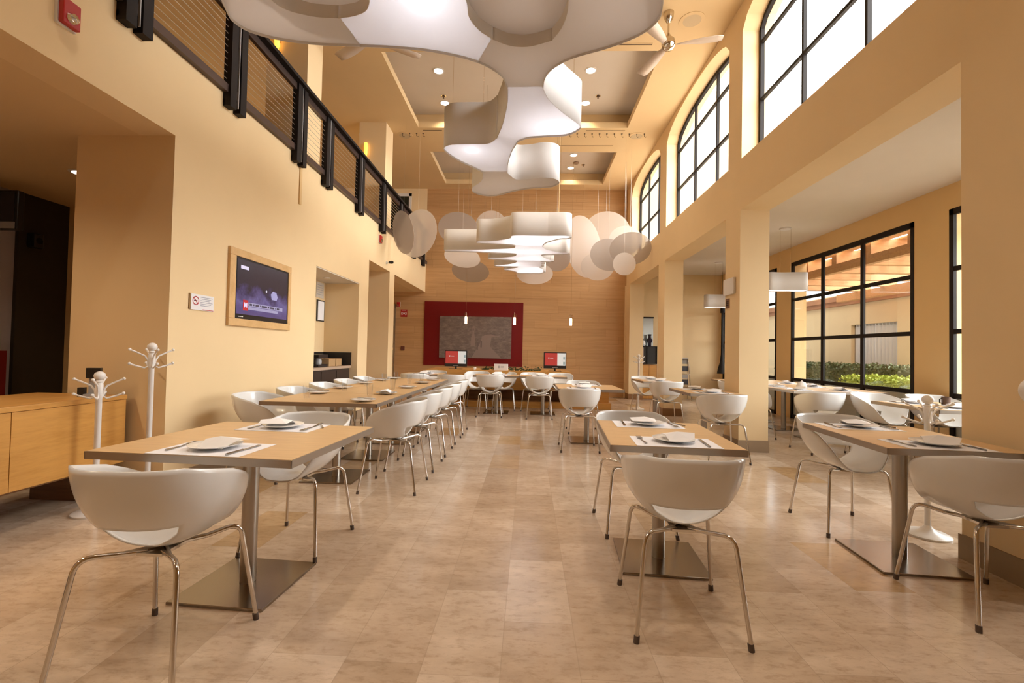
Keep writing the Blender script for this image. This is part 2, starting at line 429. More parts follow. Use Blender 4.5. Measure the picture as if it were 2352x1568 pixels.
def arched_window(n, y0, y1):
    t = bpy.data.objects.new('window_%d' % n, None); C.objects.link(t); t['kind'] = 'structure'
    xa, xb = 2.91, 2.96; fr = MB(); w_ = 0.045
    fr.box(xa, xb, y0, y0 + w_, SILL, SPR + .02).box(xa, xb, y1 - w_, y1, SILL, SPR + .02).box(xa, xb, y0, y1, SILL, SILL + w_)
    for k in range(24):
        ya, za = arc(y0, y1, k); yb, zb = arc(y0, y1, k + 1)
        fr.raw([(xa, ya, za - .055), (xa, yb, zb - .055), (xa, yb, zb), (xa, ya, za), (xb, ya, za - .055), (xb, yb, zb - .055), (xb, yb, zb), (xb, ya, za)],
               [(0, 3, 2, 1), (4, 5, 6, 7), (0, 1, 5, 4), (2, 3, 7, 6), (0, 4, 7, 3), (1, 2, 6, 5)])
    fr.build('window_frame', WINBLK, t)
    for k in (1, 2):
        y = y0 + (y1 - y0) * k / 3; z = arc(y0, y1, 8 * k)[1]
        MB().box(xa + .005, xb - .005, y - .018, y + .018, SILL + w_, z - .04).build('mullion', WINBLK, t)
    for z in (4.52, 5.27):
        MB().box(xa + .006, xb - .006, y0 + w_, y1 - w_, z - .018, z + .018).build('transom', WINBLK, t)
    g = MB(); pts = [(y0, SILL)] + [arc(y0, y1, k) for k in range(25)] + [(y1, SILL)]
    g.raw([(2.935, a, b) for a, b in pts], [tuple(range(len(pts)))]).build('window_pane', GLASS, t)
for i, b in enumerate(BAYS): arched_window(i + 1, *b)
# side room
XO = 5.3
struct('ceiling_side', MB().box(3.07, 5.6, YB, YE, 3.45, 3.6), WHITEC)
WN = [(2.95, 5.93), (6.455, 9.40), (9.94, 12.62)]
o = MB(); ed = [YB] + [e for b in WN for e in b] + [YE]
for i in range(0, len(ed), 2): o.box(XO, 5.6, ed[i], ed[i + 1], 0, 3.45)
for a, b in WN: o.box(XO, 5.6, a, b, 3.13, 3.45)
struct('wall_side', o, CREAM2)
PANELM = mat('pale frosted panel', (.62, .60, .56), .5)
def side_window(n, y0, y1):
    t = bpy.data.objects.new('window_%d' % n, None); C.objects.link(t); t['kind'] = 'structure'
    xa, xb = 5.295, 5.335; f = MB(); q = 0.06
    f.box(xa, xb, y0, y0 + q, 0, 3.13).box(xa, xb, y1 - q, y1, 0, 3.13).box(xa, xb, y0, y1, 3.05, 3.13).box(xa, xb, y0, y1, 0, 0.08)
    f.build('window_frame', WINBLK, t)
    for k in (1, 2):
        y = y0 + (y1 - y0) * k / 3; MB().box(xa, xb - .01, y - .035, y + .035, .08, 3.05).build('mullion', WINBLK, t)
    MB().box(5.32, 5.33, y0 + q, y1 - q, .08, .75).build('lower_panel', PANELM, t)
    for z in (0.78, 1.58, 2.37):
        MB().box(xa + .004, xb - .014, y0 + q, y1 - q, z - .03, z + .03).build('transom', WINBLK, t)
    MB().box(5.315, 5.319, y0, y1, .05, 3.08).build('window_pane', GLASS, t)
for i, b in enumerate(WN): side_window(i + 4, *b)

# ------------------------------------------------------------------ outdoors
struct('ground', MB().box(5.6, 30, -10, 40, -0.12, -0.02), PAVE)
ew = thing('neighbouring_building', 'cream building across the courtyard with a curtained window', 'building', (9.0, 10.4, 0))
MB().box(0, 3, 0, 1.05, -.02, 3.05).box(0, 3, 1.05, 2.65, -.02, 0.95).box(0, 3, 1.05, 2.65, 2.15, 3.05).box(0, 3, 2.65, 16, -.02, 3.05).box(1.0, 3, 1.05, 2.65, .9, 2.2).build('wall', EXTW, ew)
MB().box(-.12, 0.0, 0, 16, 2.72, 2.84).box(-.2, 0.0, 0, 16, 2.84, 2.98).build('cornice', BRICKM, ew)
cu = MB(); vs = []; fs = []
for k in range(61):
    y = 1.1 + 1.5 * k / 60; x = 0.12 + 0.03 * math.sin(k * 1.35)
    vs += [(x, y, 0.95), (x, y, 2.15)]
for k in range(60): fs.append((2 * k, 2 * k + 2, 2 * k + 3, 2 * k + 1))
cu.raw(vs, fs).build('curtain', CURTAIN, ew, smooth=True)
MB().box(.1, .16, 1.05, 1.1, .95, 2.15).box(.1, .16, 2.6, 2.65, .95, 2.15).box(.1, .16, 1.05, 2.65, 2.1, 2.15).build('window_frame', GREYP, ew)
wing = thing('upper_wing', 'pale stucco upper storey seen through the arched windows', 'building', (3.07, 13.4, 0))
MB().box(0, 3.85, 0, 3, 3.7, 9).build('wall', plaster('tan stucco', (0.40, 0.33, 0.235)), wing)  # wall has one even tan base colour
MB().box(-.05, 3.9, -.12, 0, 4.5, 4.62).build('ledge', WHITEPL, wing)
pg = thing('pergola', 'timber pergola outside the side windows', 'pergola', (5.63, 9.2, 0))
for k in range(8):
    y = -3.2 + k * 0.85
    MB().box(0.0, 3.1, y, y + .13, 2.95, 3.2).build('beam', PERGW, pg)
MB().box(0, .1, -3.6, 3.6, 2.8, 2.95).build('ledger', PERGW, pg)
for y in (-1.2, -3.0): MB().box(2.85, 2.97, y, y + .12, 0, 2.75).build('post', PERGW, pg)
MB().box(2.8, 3.0, -3.6, 3.6, 2.75, 2.95).build('purlin', PERGW, pg)
for k in range(6):
    MB().box(0.1 + k * .34, 0.31 + k * .34, -3.6, 3.4, 3.2, 3.225).build('roof_board', PERGW, pg)
def leaves(name, m, label, cat, x0, x1, y0, y1, z0, z1, n, s, core):
    b = MB()
    if core: b.box(x0 + .06, x1 - .06, y0 + .06, y1 - .06, z0, z1 - .07)
    for _ in range(n):
        side = random.random()
        x, y, z = random.uniform(x0, x1), random.uniform(y0, y1), random.uniform(z0, z1)
        if side < .45: z = z1 + random.gauss(0, .03)
        elif side < .8: x = x0 + random.gauss(0, .03)
        a = Vector((random.gauss(0, 1), random.gauss(0, 1), random.gauss(0, 1))).normalized() * s
        c_ = Vector((random.gauss(0, 1), random.gauss(0, 1), random.gauss(0, 1))).cross(a).normalized() * s * .6
        p = Vector((x, y, z)); b.raw([p - a, p + c_, p + a, p - c_], [(0, 1, 2, 3)])
    return tag(b.build(name, m), label, cat)
leaves('hedge', LEAFM, 'clipped dark green hedge outside the tall side window', 'hedge', 7.7, 8.3, 8.6, 14.5, -.02, 1.03, 9000, .035, True)
tag(leaves('ground_cover', GRASSM, 'bright green low planting in front of the hedge', 'plants', 6.7, 7.5, 6.5, 10.0, -.02, .82, 9000, .035, True), 'bright green low planting in front of the hedge', 'plants', kind='stuff')
leaves('hedge', LEAFM, 'dark hedge outside the window behind the near pillar', 'hedge', 7.6, 8.2, 5.0, 8.0, -.02, 1.1, 4000, .035, True)

# ------------------------------------------------------------------ gallery railing
rl = thing('gallery_railing', 'black steel cable railing along the upper gallery', 'railing', (XL, 0, 3.65))
for a, b in ((1.9, 2.13), (3.07, 3.30), (4.20, 4.44), (5.45, 5.69), (6.26, 6.49), (7.50, 7.74), (8.72, 8.96), (9.95, 10.18), (11.2, 11.4), (12.2, 12.4)):
    m_ = (a + b) / 2
    MB().box(0.0, .075, a, a + .09, -.13, .84).box(.0, .075, b - .09, b, -.13, .84).box(.0, .02, a, b, -.10, -.06).build('post', BLACKM, rl)
    MB().box(0.06, .075, m_ - .004, m_ + .004, -.1, .84).build('post_strip', GREYP, rl)
MB().box(-.02, .12, YB, 12.75, .84, .88).build('handrail', BLACKM, rl)
MB().box(.01, .05, YB, 12.75, .76, .84).build('upper_channel', BROWNM, rl)
MB().box(.0, .05, YB, 12.75, .0, .075).build('lower_channel', BROWNM, rl)
for k in range(10):
    z = .13 + k * .063
    MB().tube([(.03, YB, z), (.03, 12.75, z)], .0035, 5).build('cable', CABLEM, rl)

# ------------------------------------------------------------------ chairs
def chair_shell():
    N, A, B = 72, 7, 13
    z0 = 0.437
    def hr(phi):
        T = [(0, .784), (50, .780), (90, .735), (108, .702), (122, .668), (133, .615), (143, .545), (154, .478), (166, .453), (180, .449)]
        d = abs(math.degrees(phi))
        for (a0, h0), (a1, h1) in zip(T, T[1:]):
            if d <= a1 + 1e-6: return h0 + (h1 - h0) * (d - a0) / (a1 - a0)
        return .449
    def rad(phi):
        a, b = 0.262, 0.250
        n = 2.5
        return (abs(math.sin(phi) / a) ** n + abs(math.cos(phi) / b) ** n) ** (-1 / n)
    def P(phi, t):
        h = hr(phi); Rr = rad(phi)
        k = t * PI / 2
        p = 1.0 if math.cos(phi) > 0 else 1.0
        rr = Rr * math.sin(k); z = z0 + (h - z0) * (1 - math.cos(k)) ** p
        lean = -0.02 * max(0, math.cos(phi)) * (z - z0) / .33
        return (rr * math.sin(phi), -rr * math.cos(phi) + lean, z)
    def inv(phi, z):
        f = max(0, min(0.98, 1 - (z - z0) / (hr(phi) - z0)))
        return math.acos(f) / (PI / 2)
    pm = R(54)
    v = []; f = []
    rows_ = []
    for i in range(N):
        phi = -PI + 2 * PI * i / N
        if abs(phi) < pm:
            u = phi / pm
            thi = inv(phi, 0.556); tlo = inv(phi, 0.556 - 0.106 * (1 - u * u) ** 0.5)
            # pinch towards ends
            hole = True
        else:
            tm = inv(math.copysign(pm, phi), 0.556)
            w_ = min(1, (abs(phi) - pm) / R(50)); tm = tm * (1 - w_) + 0.5 * w_
            thi = tlo = tm; hole = False
        ts = [tlo * k / A for k in range(1, A + 1)]
        tt = [thi + (1 - thi) * k / B for k in range(0, B + 1)]
        rows_.append((phi, ts, tt, hole))
    ci = 0; v.append((0, 0, z0)); idx = []
    for phi, ts, tt, hole in rows_:
        a = []
        for t in ts: a.append(len(v)); v.append(P(phi, t))
        b = []
        for k, t in enumerate(tt):
            if k == 0 and not hole: b.append(a[-1]); continue
            b.append(len(v)); v.append(P(phi, t))
        idx.append((a, b))
    for i in range(N):
        j = (i + 1) % N; a, b = idx[i]; a2, b2 = idx[j]
        f.append((0, a[0], a2[0]))
        for k in range(A - 1): f.append((a[k], a[k + 1], a2[k + 1], a2[k]))
        for k in range(B): 
            f.append((b[k], b[k + 1], b2[k + 1], b2[k]))
    # stitch triangles between hole end columns
    for i in range(N):
        j = (i + 1) % N; h1, h2 = rows_[i][3], rows_[j][3]
        if h1 != h2:
            a, b = idx[i]; a2, b2 = idx[j]
            if h1: f.append((a[-1], b[0], a2[-1]))
            else: f.append((a[-1], b2[0], a2[-1]))
    m = MB(); m.raw(v, f); return m
def make_chair():
    t = thing('tub_chair', 'white tub chair', 'chair')
    s = chair_shell().build('seat_shell', SHELL, t, smooth=False, solid=0.009)
    for p in s.data.polygons: p.use_smooth = True
    for sx in (-1, 1):
        for sy in (-1, 1):
            z = 0.432
            pts = [(0.03 * sx, 0.05 * sy, z - .012), (.10 * sx, .10 * sy, z - .006)]
            kx, ky = .188 * sx, .178 * sy; zk = .452 if sy > 0 else .44
            fx, fy = .234 * sx, .243 * sy
            # rounded knee
            for k in range(9):
                q = k / 8
                a = Vector((.10 * sx, .10 * sy, z - .006)); kn = Vector((kx, ky, zk)); ft = Vector((fx, fy, 0))
                p1 = kn + (a - kn).normalized() * .055; p2 = kn + (ft - kn).normalized() * .055
                pt = p1 * (1 - q) ** 2 + 2 * kn * q * (1 - q) + p2 * q * q
                pts.append(tuple(pt))
            pts.append((fx, fy, .012))
            lg = MB().tube(pts, .0095, 10).build('leg', CHROME, t, smooth=True)
            d = (Vector((fx, fy, 0)) - Vector((kx, ky, zk))).normalized()
            MB().tube([tuple(Vector((fx, fy, 0)) - d * .03), (fx, fy, 0)], .0125, 10).build('glide', GLIDE, lg, smooth=True)
    MB().box(-.05, .05, -.08, .08, .412, .424).tube([(-.1, -.1, .426), (.1, .1, .426)], .008, 8).tube([(.1, -.1, .426), (-.1, .1, .426)], .008, 8).build('seat_frame', CHROME, t)
    return t
chairP = Proto(make_chair())
W = 'white tub chair '
CH = [
 (-1.43, 1.78, 0, W + 'at the near side of the front left table, back to viewer', 'chairs at the front left table'),
 (-1.41, 2.825, 177, W + 'on the far side of the front left table', 'chairs at the front left table'),
 (.725, 2.20, -3, W + 'at the near side of the front centre table, back to viewer', 'chairs at the front centre table'),
 (.765, 3.30, 182, W + 'on the far side of the front centre table', 'chairs at the front centre table'),
 (2.29, 2.385, -2, W + 'cut by the photo edge, near side of the front right table', 'chairs at the front right table'),
 (2.30, 3.43, 178, W + 'on the far side of the front right table', 'chairs at the front right table'),
 (2.28, 5.47, 0, W + 'with its back to the viewer, in front of the middle pillar', 'chairs in the aisle by the pillars'),
 (2.33, 7.78, 0, W + 'at the near side of the small table before the third pillar', 'chairs in the aisle by the pillars'),
 (2.30, 9.05, 180, W + 'facing the viewer in front of the distant white bag stand', 'chairs in the aisle by the pillars'),
 (.655, 5.84, 0, W + 'with its back to the viewer, at the second table down the centre', 'chairs at the second centre table'),
 (.86, 7.12, 180, W + 'on the far side of the second table down the centre', 'chairs at the second centre table'),
]
for k, y in enumerate((4.03, 4.75, 5.42, 6.12, 6.80)):
    CH.append((-1.17, y, 90, W + 'on the aisle side of the long table, ' + ('nearest of the row', 'second from the near end', 'middle of five', 'fourth from the near end', 'farthest of the row')[k], 'chairs on the aisle side of the long table'))
for k, y in enumerate((4.22, 4.95, 5.68, 6.40, 7.10)):
    CH.append((-2.46, y, -90, W + 'on the wall side of the long table, ' + ('nearest of the row', 'second from the near end', 'middle of five', 'fourth from the near end', 'farthest of the row')[k], 'chairs on the wall side of the long table'))
for k, (x, y) in enumerate(((-2.13, 8.55), (-1.43, 8.5), (-.71, 8.60), (.215, 8.48))):
    CH.append((x, y, 0, W + 'with back to viewer before the wooden counter, ' + ('leftmost', 'second from the left', 'third from the left', 'rightmost')[k], 'chairs before the wooden counter, backs to the viewer'))
for k, (x, y) in enumerate(((-2.0, 9.60), (-1.62, 9.6), (-1.08, 9.60), (-.50, 9.62), (.10, 9.60), (.68, 9.58))):
    if k == 1: continue
    CH.append((x, y, 180, W + 'facing the viewer close to the wooden counter, ' + ('leftmost', '', 'second from the left', 'middle one', 'second from the right', 'rightmost')[k], 'chairs against the wooden counter'))
CH += [
 (3.79, 6.08, 0, W + 'with back to viewer at the near end of the window table', 'chairs in the side room'),
 (3.42, 7.1, -90, W + 'right of the middle pillar, aisle side of the window table', 'chairs in the side room'),
 (4.35, 5.82, 185, W + 'left of two behind the side room table with the mug', 'chairs in the side room'),
 (4.97, 5.74, 180, W + 'right of two behind the side room table with the mug', 'chairs in the side room'),
 (3.60, 8.05, -90, W + 'mostly hidden behind the middle pillar, only its left rim showing', 'chairs in the side room'),
 (4.5, 9.75, 180, W + 'at the far end of the window table', 'chairs in the side room'),
]
for x, y, a, l, g in CH: chairP.put((x, y, 0), R(a), l, g)

# ------------------------------------------------------------------ tables
def make_table(wd, dp, label='', group=None, col='round'):
    t = thing('dining_table', label, 'table', group=group)
    MB().box(-wd / 2 + .004, wd / 2 - .004, -dp / 2 + .004, dp / 2 - .004, .716, .75).build('table_top', TABLEM, t)
    e = MB(); h0, h1 = .7155, .7485
    e.box(-wd / 2, wd / 2, -dp / 2, -dp / 2 + .004, h0, h1).box(-wd / 2, wd / 2, dp / 2 - .004, dp / 2, h0, h1)
    e.box(-wd / 2, -wd / 2 + .004, -dp / 2, dp / 2, h0, h1).box(wd / 2 - .004, wd / 2, -dp / 2, dp / 2, h0, h1)
    e.build('edge_band', EDGEM, t)
    MB().lathe([(.038, .012), (.038, .70)], 28).build('column', STEEL, t, smooth=True)
    MB().box(-.24, .24, -.24, .24, 0, .014).build('base_plate', BASEST, t, bevel=.003)
    MB().box(-.16, .16, -.16, .16, .70, .716).build('top_bracket', BLACKM, t)
    return t
def table_at(wd, dp, x, y, rz, label, group=None, basedx=0, basedy=0):
    t = make_table(wd, dp, label, group); t.location = (x, y, 0); t.rotation_euler = (0, 0, R(rz)); return t
table_at(.955, .86, -1.425, 2.325, -3.5, 'square beech table with steel pedestal at front left, two place settings')
table_at(.68, .87, .80, 2.785, -4, 'beech table with steel pedestal at front centre, two paper placemats')
table_at(.70, .88, 2.295, 2.90, -5, 'beech table with steel pedestal at front right, touching the near pillar')
table_at(.86, .90, .83, 6.42, 0, 'bare-edged beech table second down the centre aisle, laid for two')
table_at(.66, .86, 2.33, 6.12, 0, 'beech table pushed against the middle pillar')
table_at(.66, .86, 2.33, 8.42, 0, 'small beech table before the third pillar')
for k in range(4):
    table_at(1.03, .868, -1.805, 4.29 + .87 * k, 0, 'beech table joined into the long table, ' + ('nearest section with a plate and a glass', 'second section from the near end', 'third section from the near end', 'farthest section')[k], 'tables joined into the long table by the left wall')
for k, x in enumerate((-2.08, -1.42, -.62, .30)):
    if k == 1: continue
    table_at(.90 if k else .8, .62, x, 9.08, 0, 'beech table in the row before the wooden counter, ' + ('left end', '', 'middle', 'right end')[k], 'tables before the wooden counter')
for k in range(3):
    table_at(1.30, .95, 4.36, 6.98 + .96 * k, 0, 'beech table along the tall side window, ' + ('nearest section', 'middle section', 'farthest section')[k], 'tables along the side window')
table_at(1.3, .86, 4.52, 4.86, 0, 'beech table behind the near pillar, laid with plates and a mug')

# ------------------------------------------------------------------ tableware prototypes
def one(mb, name, m, label, cat, group=None, smooth=False, solid=0):
    o = mb.build(name, m, None, smooth=smooth, solid=solid); return tag(o, label, cat, group)
plateP = Proto(one(MB().lathe([(1e-4, .004), (.05, .004), (.062, .007), (.108, .018), (.111, .021), (.108, .0225), (.06, .012), (.05, .0085), (1e-4, .0085)], 40), 'dinner_plate', CHINA, '', 'plate', smooth=True))
def nap():
    v = [(-.075, -.055, .0), (.06, -.07, .0), (.10, .06, .022), (-.05, .075, .02), (0.0, .0, .042), (-.07, .0, .028), (.10, -.01, .034)]
    f = [(0, 1, 4), (1, 6, 4), (6, 2, 4), (2, 3, 4), (3, 5, 4), (5, 0, 4)]
    return MB().raw(v, f)
napP = Proto(one(nap(), 'folded_napkin', NAPK, '', 'napkin', solid=.002))
def fork():
    m = MB(); m.tube([(0, -.10, .003), (0, -.02, .002), (0, .035, .006)], [.0065, .0035, .003], 8)
    m.box(-.012, .012, .033, .055, .004, .007)
    for k in range(4):
        x = -.0105 + k * .007; m.box(x - .0014, x + .0014, .055, .098, .004, .007)
    return m
forkP = Proto(one(fork(), 'dinner_fork', CUTL, '', 'fork'))
def knife():
    m = MB(); m.tube([(0, -.11, .004), (0, -.01, .004)], [.0065, .005], 8)
    m.box(-.008, .008, -.01, .10, .002, .0045); return m
knifeP = Proto(one(knife(), 'table_knife', CUTL, '', 'knife'))
def spoon():
    m = MB(); m.tube([(0, -.09, .003), (0, .04, .005)], [.005, .003], 8); m.sphere((0, .06, .006), .017, 10, 6, .25); return m
spoonP = Proto(one(spoon(), 'soup_spoon', CUTL, '', 'spoon'))
matP = Proto(one(MB().box(-.215, .215, -.135, .135, 0, .0012), 'paper_placemat', PAPER, '', 'placemat'))
def tumbler():
    return MB().lathe([(1e-4, .0), (.024, .0), (.033, .12), (.031, .12), (.0225, .008), (1e-4, .008)], 24)
glassP = Proto(one(tumbler(), 'water_glass', TUMBLER, '', 'glass', smooth=True))
def setting(x, y, a, where, mat_=True, cut=True, napk=True, r=random):
    zt = .7505
    a = R(a); c_, s_ = math.cos(a), math.sin(a)
    def q(dx, dy): return (x + dx * c_ - dy * s_, y + dx * s_ + dy * c_)
    if mat_: matP.put((x, y, zt), a, 'white paper placemat ' + where, 'paper placemats'); zt += .0015
    plateP.put((*q(0, .01), zt), 0, 'white plate ' + where, 'white plates')
    if napk: napP.put((*q(.02, .015), zt + .011), a + r.uniform(-.4, .4), 'folded napkin ' + where, 'folded napkins')
    if cut:
        forkP.put((*q(-.165, .015), zt), a + R(3), 'steel fork ' + where, 'dinner forks')
        knifeP.put((*q(.155, -.01), zt), a - R(3), 'steel knife ' + where, 'table knives')
FL, FC, FR = 'at the %s seat of the front left table', 'at the %s seat of the front centre table', 'at the %s seat of the front right table'
setting(-1.425, 2.035, -3, FL % 'near')
setting(-1.42, 2.625, 177, FL % 'far')
setting(.79, 2.49, -4, FC % 'near')
setting(.80, 3.08, 177, FC % 'far')
setting(2.25, 2.60, -5, FR % 'near')
setting(2.27, 3.22, 175, FR % 'far')
spoonP.put((-1.235, 2.70, .752), R(30), 'steel spoon beside the far plate of the front left table', 'soup spoons')
spoonP.put((1.0, 3.13, .752), R(25), 'steel spoon beside the far plate of the front centre table', 'soup spoons')
spoonP.put((2.47, 3.28, .752), R(25), 'steel spoon beside the far plate of the front right table', 'soup spoons')
setting(.74, 6.13, 0, 'at the near seat of the second centre table')
setting(.86, 6.72, 180, 'at the far seat of the second centre table')
setting(2.33, 5.85, 0, 'at the near seat of the table against the middle pillar')
setting(2.33, 6.38, 180, 'at the far seat of the table against the middle pillar', cut=False)
setting(2.33, 8.18, 0, 'at the near seat of the small table before the third pillar', cut=False)
setting(2.33, 8.68, 180, 'at the far seat of the small table before the third pillar', cut=False)
nth = ('nearest', 'second', 'third', 'fourth', 'farthest')
for k, (x, y) in enumerate(((-2.16, 4.62), (-2.18, 5.28), (-2.19, 6.03), (-2.19, 6.75), (-2.15, 7.2))):
    setting(x, y, -90, 'on the wall side of the long table, %s in the line' % nth[k], mat_=False, cut=False, napk=False)
    forkP.put((x + .0, y + .02, .7505 + .021), R(-60), 'steel fork resting on the %s wall-side plate of the long table' % nth[k], 'forks on the long table')
for k, (x, y) in enumerate(((-1.455, 4.02), (-1.46, 4.70), (-1.46, 5.53), (-1.46, 6.36), (-1.46, 7.05))):
    setting(x, y, 90, 'on the aisle side of the long table, %s in the line' % nth[k], mat_=False, cut=False, napk=k == 1)
    forkP.put((x, y + .02, .7505 + .021), R(60), 'steel fork resting on the %s aisle-side plate of the long table' % nth[k], 'forks on the long table')
for k, (x, y) in enumerate(((-2.03, 4.12), (-2.03, 4.98), (-2.04, 5.68), (-2.05, 6.42), (-2.05, 7.0))):
    glassP.put((x, y, .7505), 0, 'clear tumbler on the wall side of the long table, %s in the line' % nth[k], 'tumblers on the long table')
for k, (x, y) in enumerate(((-1.56, 4.45), (-1.58, 5.28), (-1.6, 6.10), (-1.6, 6.80))):
    glassP.put((x, y, .7505), 0, 'clear tumbler on the aisle side of the long table, %s in the line' % ('nearest', 'second', 'third', 'farthest')[k], 'tumblers on the long table')
for k, (x, nm) in enumerate(((-2.08, 'left end'), (-.62, 'middle'), (.24, 'right end'))):
    setting(x, 8.92, 0, 'at the near side of the %s table before the wooden counter' % nm)
    setting(x + .05, 9.22, 180, 'at the far side of the %s table before the wooden counter' % nm, cut=False)
sp = [(3.92, 6.75), (4.55, 6.75), (3.95, 7.4), (4.6, 7.5), (4.0, 8.1), (4.65, 8.3), (4.0, 8.9)]
for k, (x, y) in enumerate(sp):
    setting(x, y, -90 if x < 4.2 else 90, 'on the window table, %s from its near end' % ('first aisle-side', 'first window-side', 'second aisle-side', 'second window-side', 'third aisle-side', 'third window-side', 'fourth aisle-side')[k], cut=k < 4)
for k, (x, y) in enumerate(((4.15, 5.08), (4.85, 5.08), (4.2, 4.62))):
    setting(x, y, 180 if k < 2 else 0, 'on the table behind the near pillar, %s' % ('far left seat', 'far right seat', 'near left seat')[k])
mug = thing('coffee_mug', 'dark patterned mug on the table behind the near pillar', 'mug', (4.36, 4.92, .7505))
MB().lathe([(1e-4, 0), (.036, 0), (.04, .09), (.037, .09), (.034, .006), (1e-4, .006)], 24).build('mug_body', mat('dark glazed mug', (.12, .07, .05), .3), mug, smooth=True)
MB().tube([(-.038, 0, .075), (-.065, 0, .06), (-.065, 0, .03), (-.036, 0, .018)], .005, 8).build('handle', BLKP, mug, smooth=True)
tp = thing('teapot', 'small white teapot among the settings on the window table', 'teapot', (4.12, 7.02, .7505))
MB().lathe([(1e-4, 0), (.05, 0), (.07, .04), (.055, .09), (.03, .10), (1e-4, .1)], 24).build('pot_body', CHINA, tp, smooth=True)
MB().tube([(.06, 0, .05), (.1, 0, .085)], [.014, .008], 8).build('spout', CHINA, tp, smooth=True)
MB().lathe([(.03, .1), (.02, .108), (.008, .112), (.008, .125), (1e-4, .127)], 16).build('lid', CHINA, tp, smooth=True)
bx = thing('condiment_caddy', 'white condiment caddy with small packets on the table behind the near pillar', 'caddy', (4.62, 4.80, .7505))
MB().box(-.06, .06, -.035, .035, 0, .008).box(-.06, .06, -.035, -.032, 0, .07).box(-.06, .06, .032, .035, 0, .07).box(-.06, -.057, -.035, .035, 0, .07).box(.057, .06, -.035, .035, 0, .07).build('caddy_tray', CHINA, bx)
MB().box(-.05, .05, -.025, .025, .008, .085).build('sugar_packets', PAPER, bx)

# ------------------------------------------------------------------ coat stands
def coat_stand(label, x, y, hgt, rz=0, br=.13):
    t = thing('coat_stand', label, 'coat stand', (x, y, 0), R(rz), 'white bag stands')
    MB().lathe([(br, 0), (br, .012), (br * .85, .022), (.05, .035), (.03, .055), (.018, .07), (.018, .075)], 32).build('base', WHITEP, t, smooth=True)
    MB().lathe([(.018, .07), (.019, hgt - .20), (.024, hgt - .19), (.024, hgt - .10), (.018, hgt - .085), (.024, hgt - .075), (.016, hgt - .065)], 20).build('pole', WHITEP, t, smooth=True)
    MB().sphere((0, 0, hgt - .034), .034, 20, 12, .95).build('finial', WHITEP, t, smooth=True)
    for k in range(4):
        a = PI / 2 * k + .35; c_, s_ = math.cos(a), math.sin(a)
        def q(r_, z): return (r_ * c_, r_ * s_, z)
        MB().tube([q(.02, hgt - .19), q(.024, hgt - .14), q(.045, hgt - .105), q(.10, hgt - .075), q(.135, hgt - .058)], .0065, 8).sphere(q(.138, hgt - .056), .011, 10, 6).build('upper_hook', WHITEP, t, smooth=True)
        MB().tube([q(.02, hgt - .15), q(.024, hgt - .185), q(.045, hgt - .198), q(.10, hgt - .18), q(.135, hgt - .165)], .0065, 8).sphere(q(.138, hgt - .163), .011, 10, 6).build('lower_hook', WHITEP, t, smooth=True)
    return t
coat_stand('short white coat stand in front of the wooden reception desk, the lower of two', -3.10, 3.19, 1.02, 10)
coat_stand('white coat stand beside the wall corner, the taller of two at the desk end', -2.955, 3.47, 1.235, 35)
coat_stand('white coat stand behind the front right table, beside the near pillar', 2.80, 3.30, .975, 50)
coat_stand('distant white coat stand near the third pillar', 2.45, 10.2, 1.22, 0)
ps = thing('barrier_post', 'white ball-topped post cut by the right edge of the photo', 'post', (1.672, 1.55, 0), 0)
MB().lathe([(.12, 0), (.12, .012), (.03, .03), (.016, .05), (.016, 1.08)], 28).build('pole', WHITEP, ps, smooth=True)
MB().sphere((0, 0, 1.125), .05, 20, 12).build('finial', WHITEP, ps, smooth=True)

# ------------------------------------------------------------------ reception desk and lobby
dk = thing('reception_desk', 'long honey-coloured wooden reception desk at the left edge', 'desk', (-3.25, 3.58, 0))
MB().box(-.75, .01, -3.3, .0, .775, .81).build('desk_top', DESKM, dk, bevel=.003)
for k in range(4):
    y1 = -.0 - k * .82
    MB().box(-.03, 0, y1 - .815, y1, .27, .772).build('front_panel', DESKM, dk)
MB().box(-.75, -.035, -3.3, .0, .25, .27).box(-.75, -.72, -3.3, 0, .27, .775).box(-.72, -.035, -.02, 0, .27, .775).build('desk_carcass', DARKWOOD, dk)
MB().box(-.6, -.18, -.16, -.03, 0, .25).build('plinth', DARKWOOD, dk); MB().box(-.6, -.18, -3.2, -3.0, 0, .25).build('plinth', DARKWOOD, dk)
tm = thing('card_terminal', 'small grey and black terminal standing on the end of the reception desk', 'terminal', (-3.36, 3.42, .81), R(20))
MB().box(-.05, .05, -.05, .05, 0, .02).box(-.035, .035, -.01, .03, .02, .17).build('stand', GREYP, tm)
MB().box(-.045, .045, -.03, .0, .14, .22).build('head', BLKP, tm)
MB().box(-.09, -.05, -.04, .0, .0, .07).build('receiver', BLKP, tm)
dp_ = tag(MB().box(-5.97, -5.93, 5.03, 5.6, 0, 2.96).build('wall_panel', DARKP), 'tall dark brown panel at the back of the lobby', 'wall panel')
ltv = thing('television', 'ceiling-hung television in the lobby, cut by the left edge', 'television', (-5.56, 4.6, 2.41))
MB().box(-.55, .11, 0, .07, 0, .42).build('tv_body', BLKP, ltv, bevel=.01)
MB().box(-.55, .08, -.004, 0, .09, .39).build('screen', mat('dark screen', (.03, .025, .03), .12), ltv)
MB().box(-.55, .09, -.006, 0, .01, .08).build('speaker_bar', GREYP, ltv)
MB().tube([(-.2, .04, .42), (-.2, .04, .51)], .03, 12).build('ceiling_mount', BLKP, ltv)
spk = thing('loudspeaker', 'small black loudspeaker on the dark lobby panel', 'loudspeaker', (-5.88, 5.17, 2.42))
MB().box(-.05, .05, -.06, .06, -.09, .09).build('cabinet', BLKP, spk, bevel=.02)
MB().lathe([(.04, .05), (.035, .054), (1e-4, .052)], 20, axis='x').build('cone', BLACKM, spk)
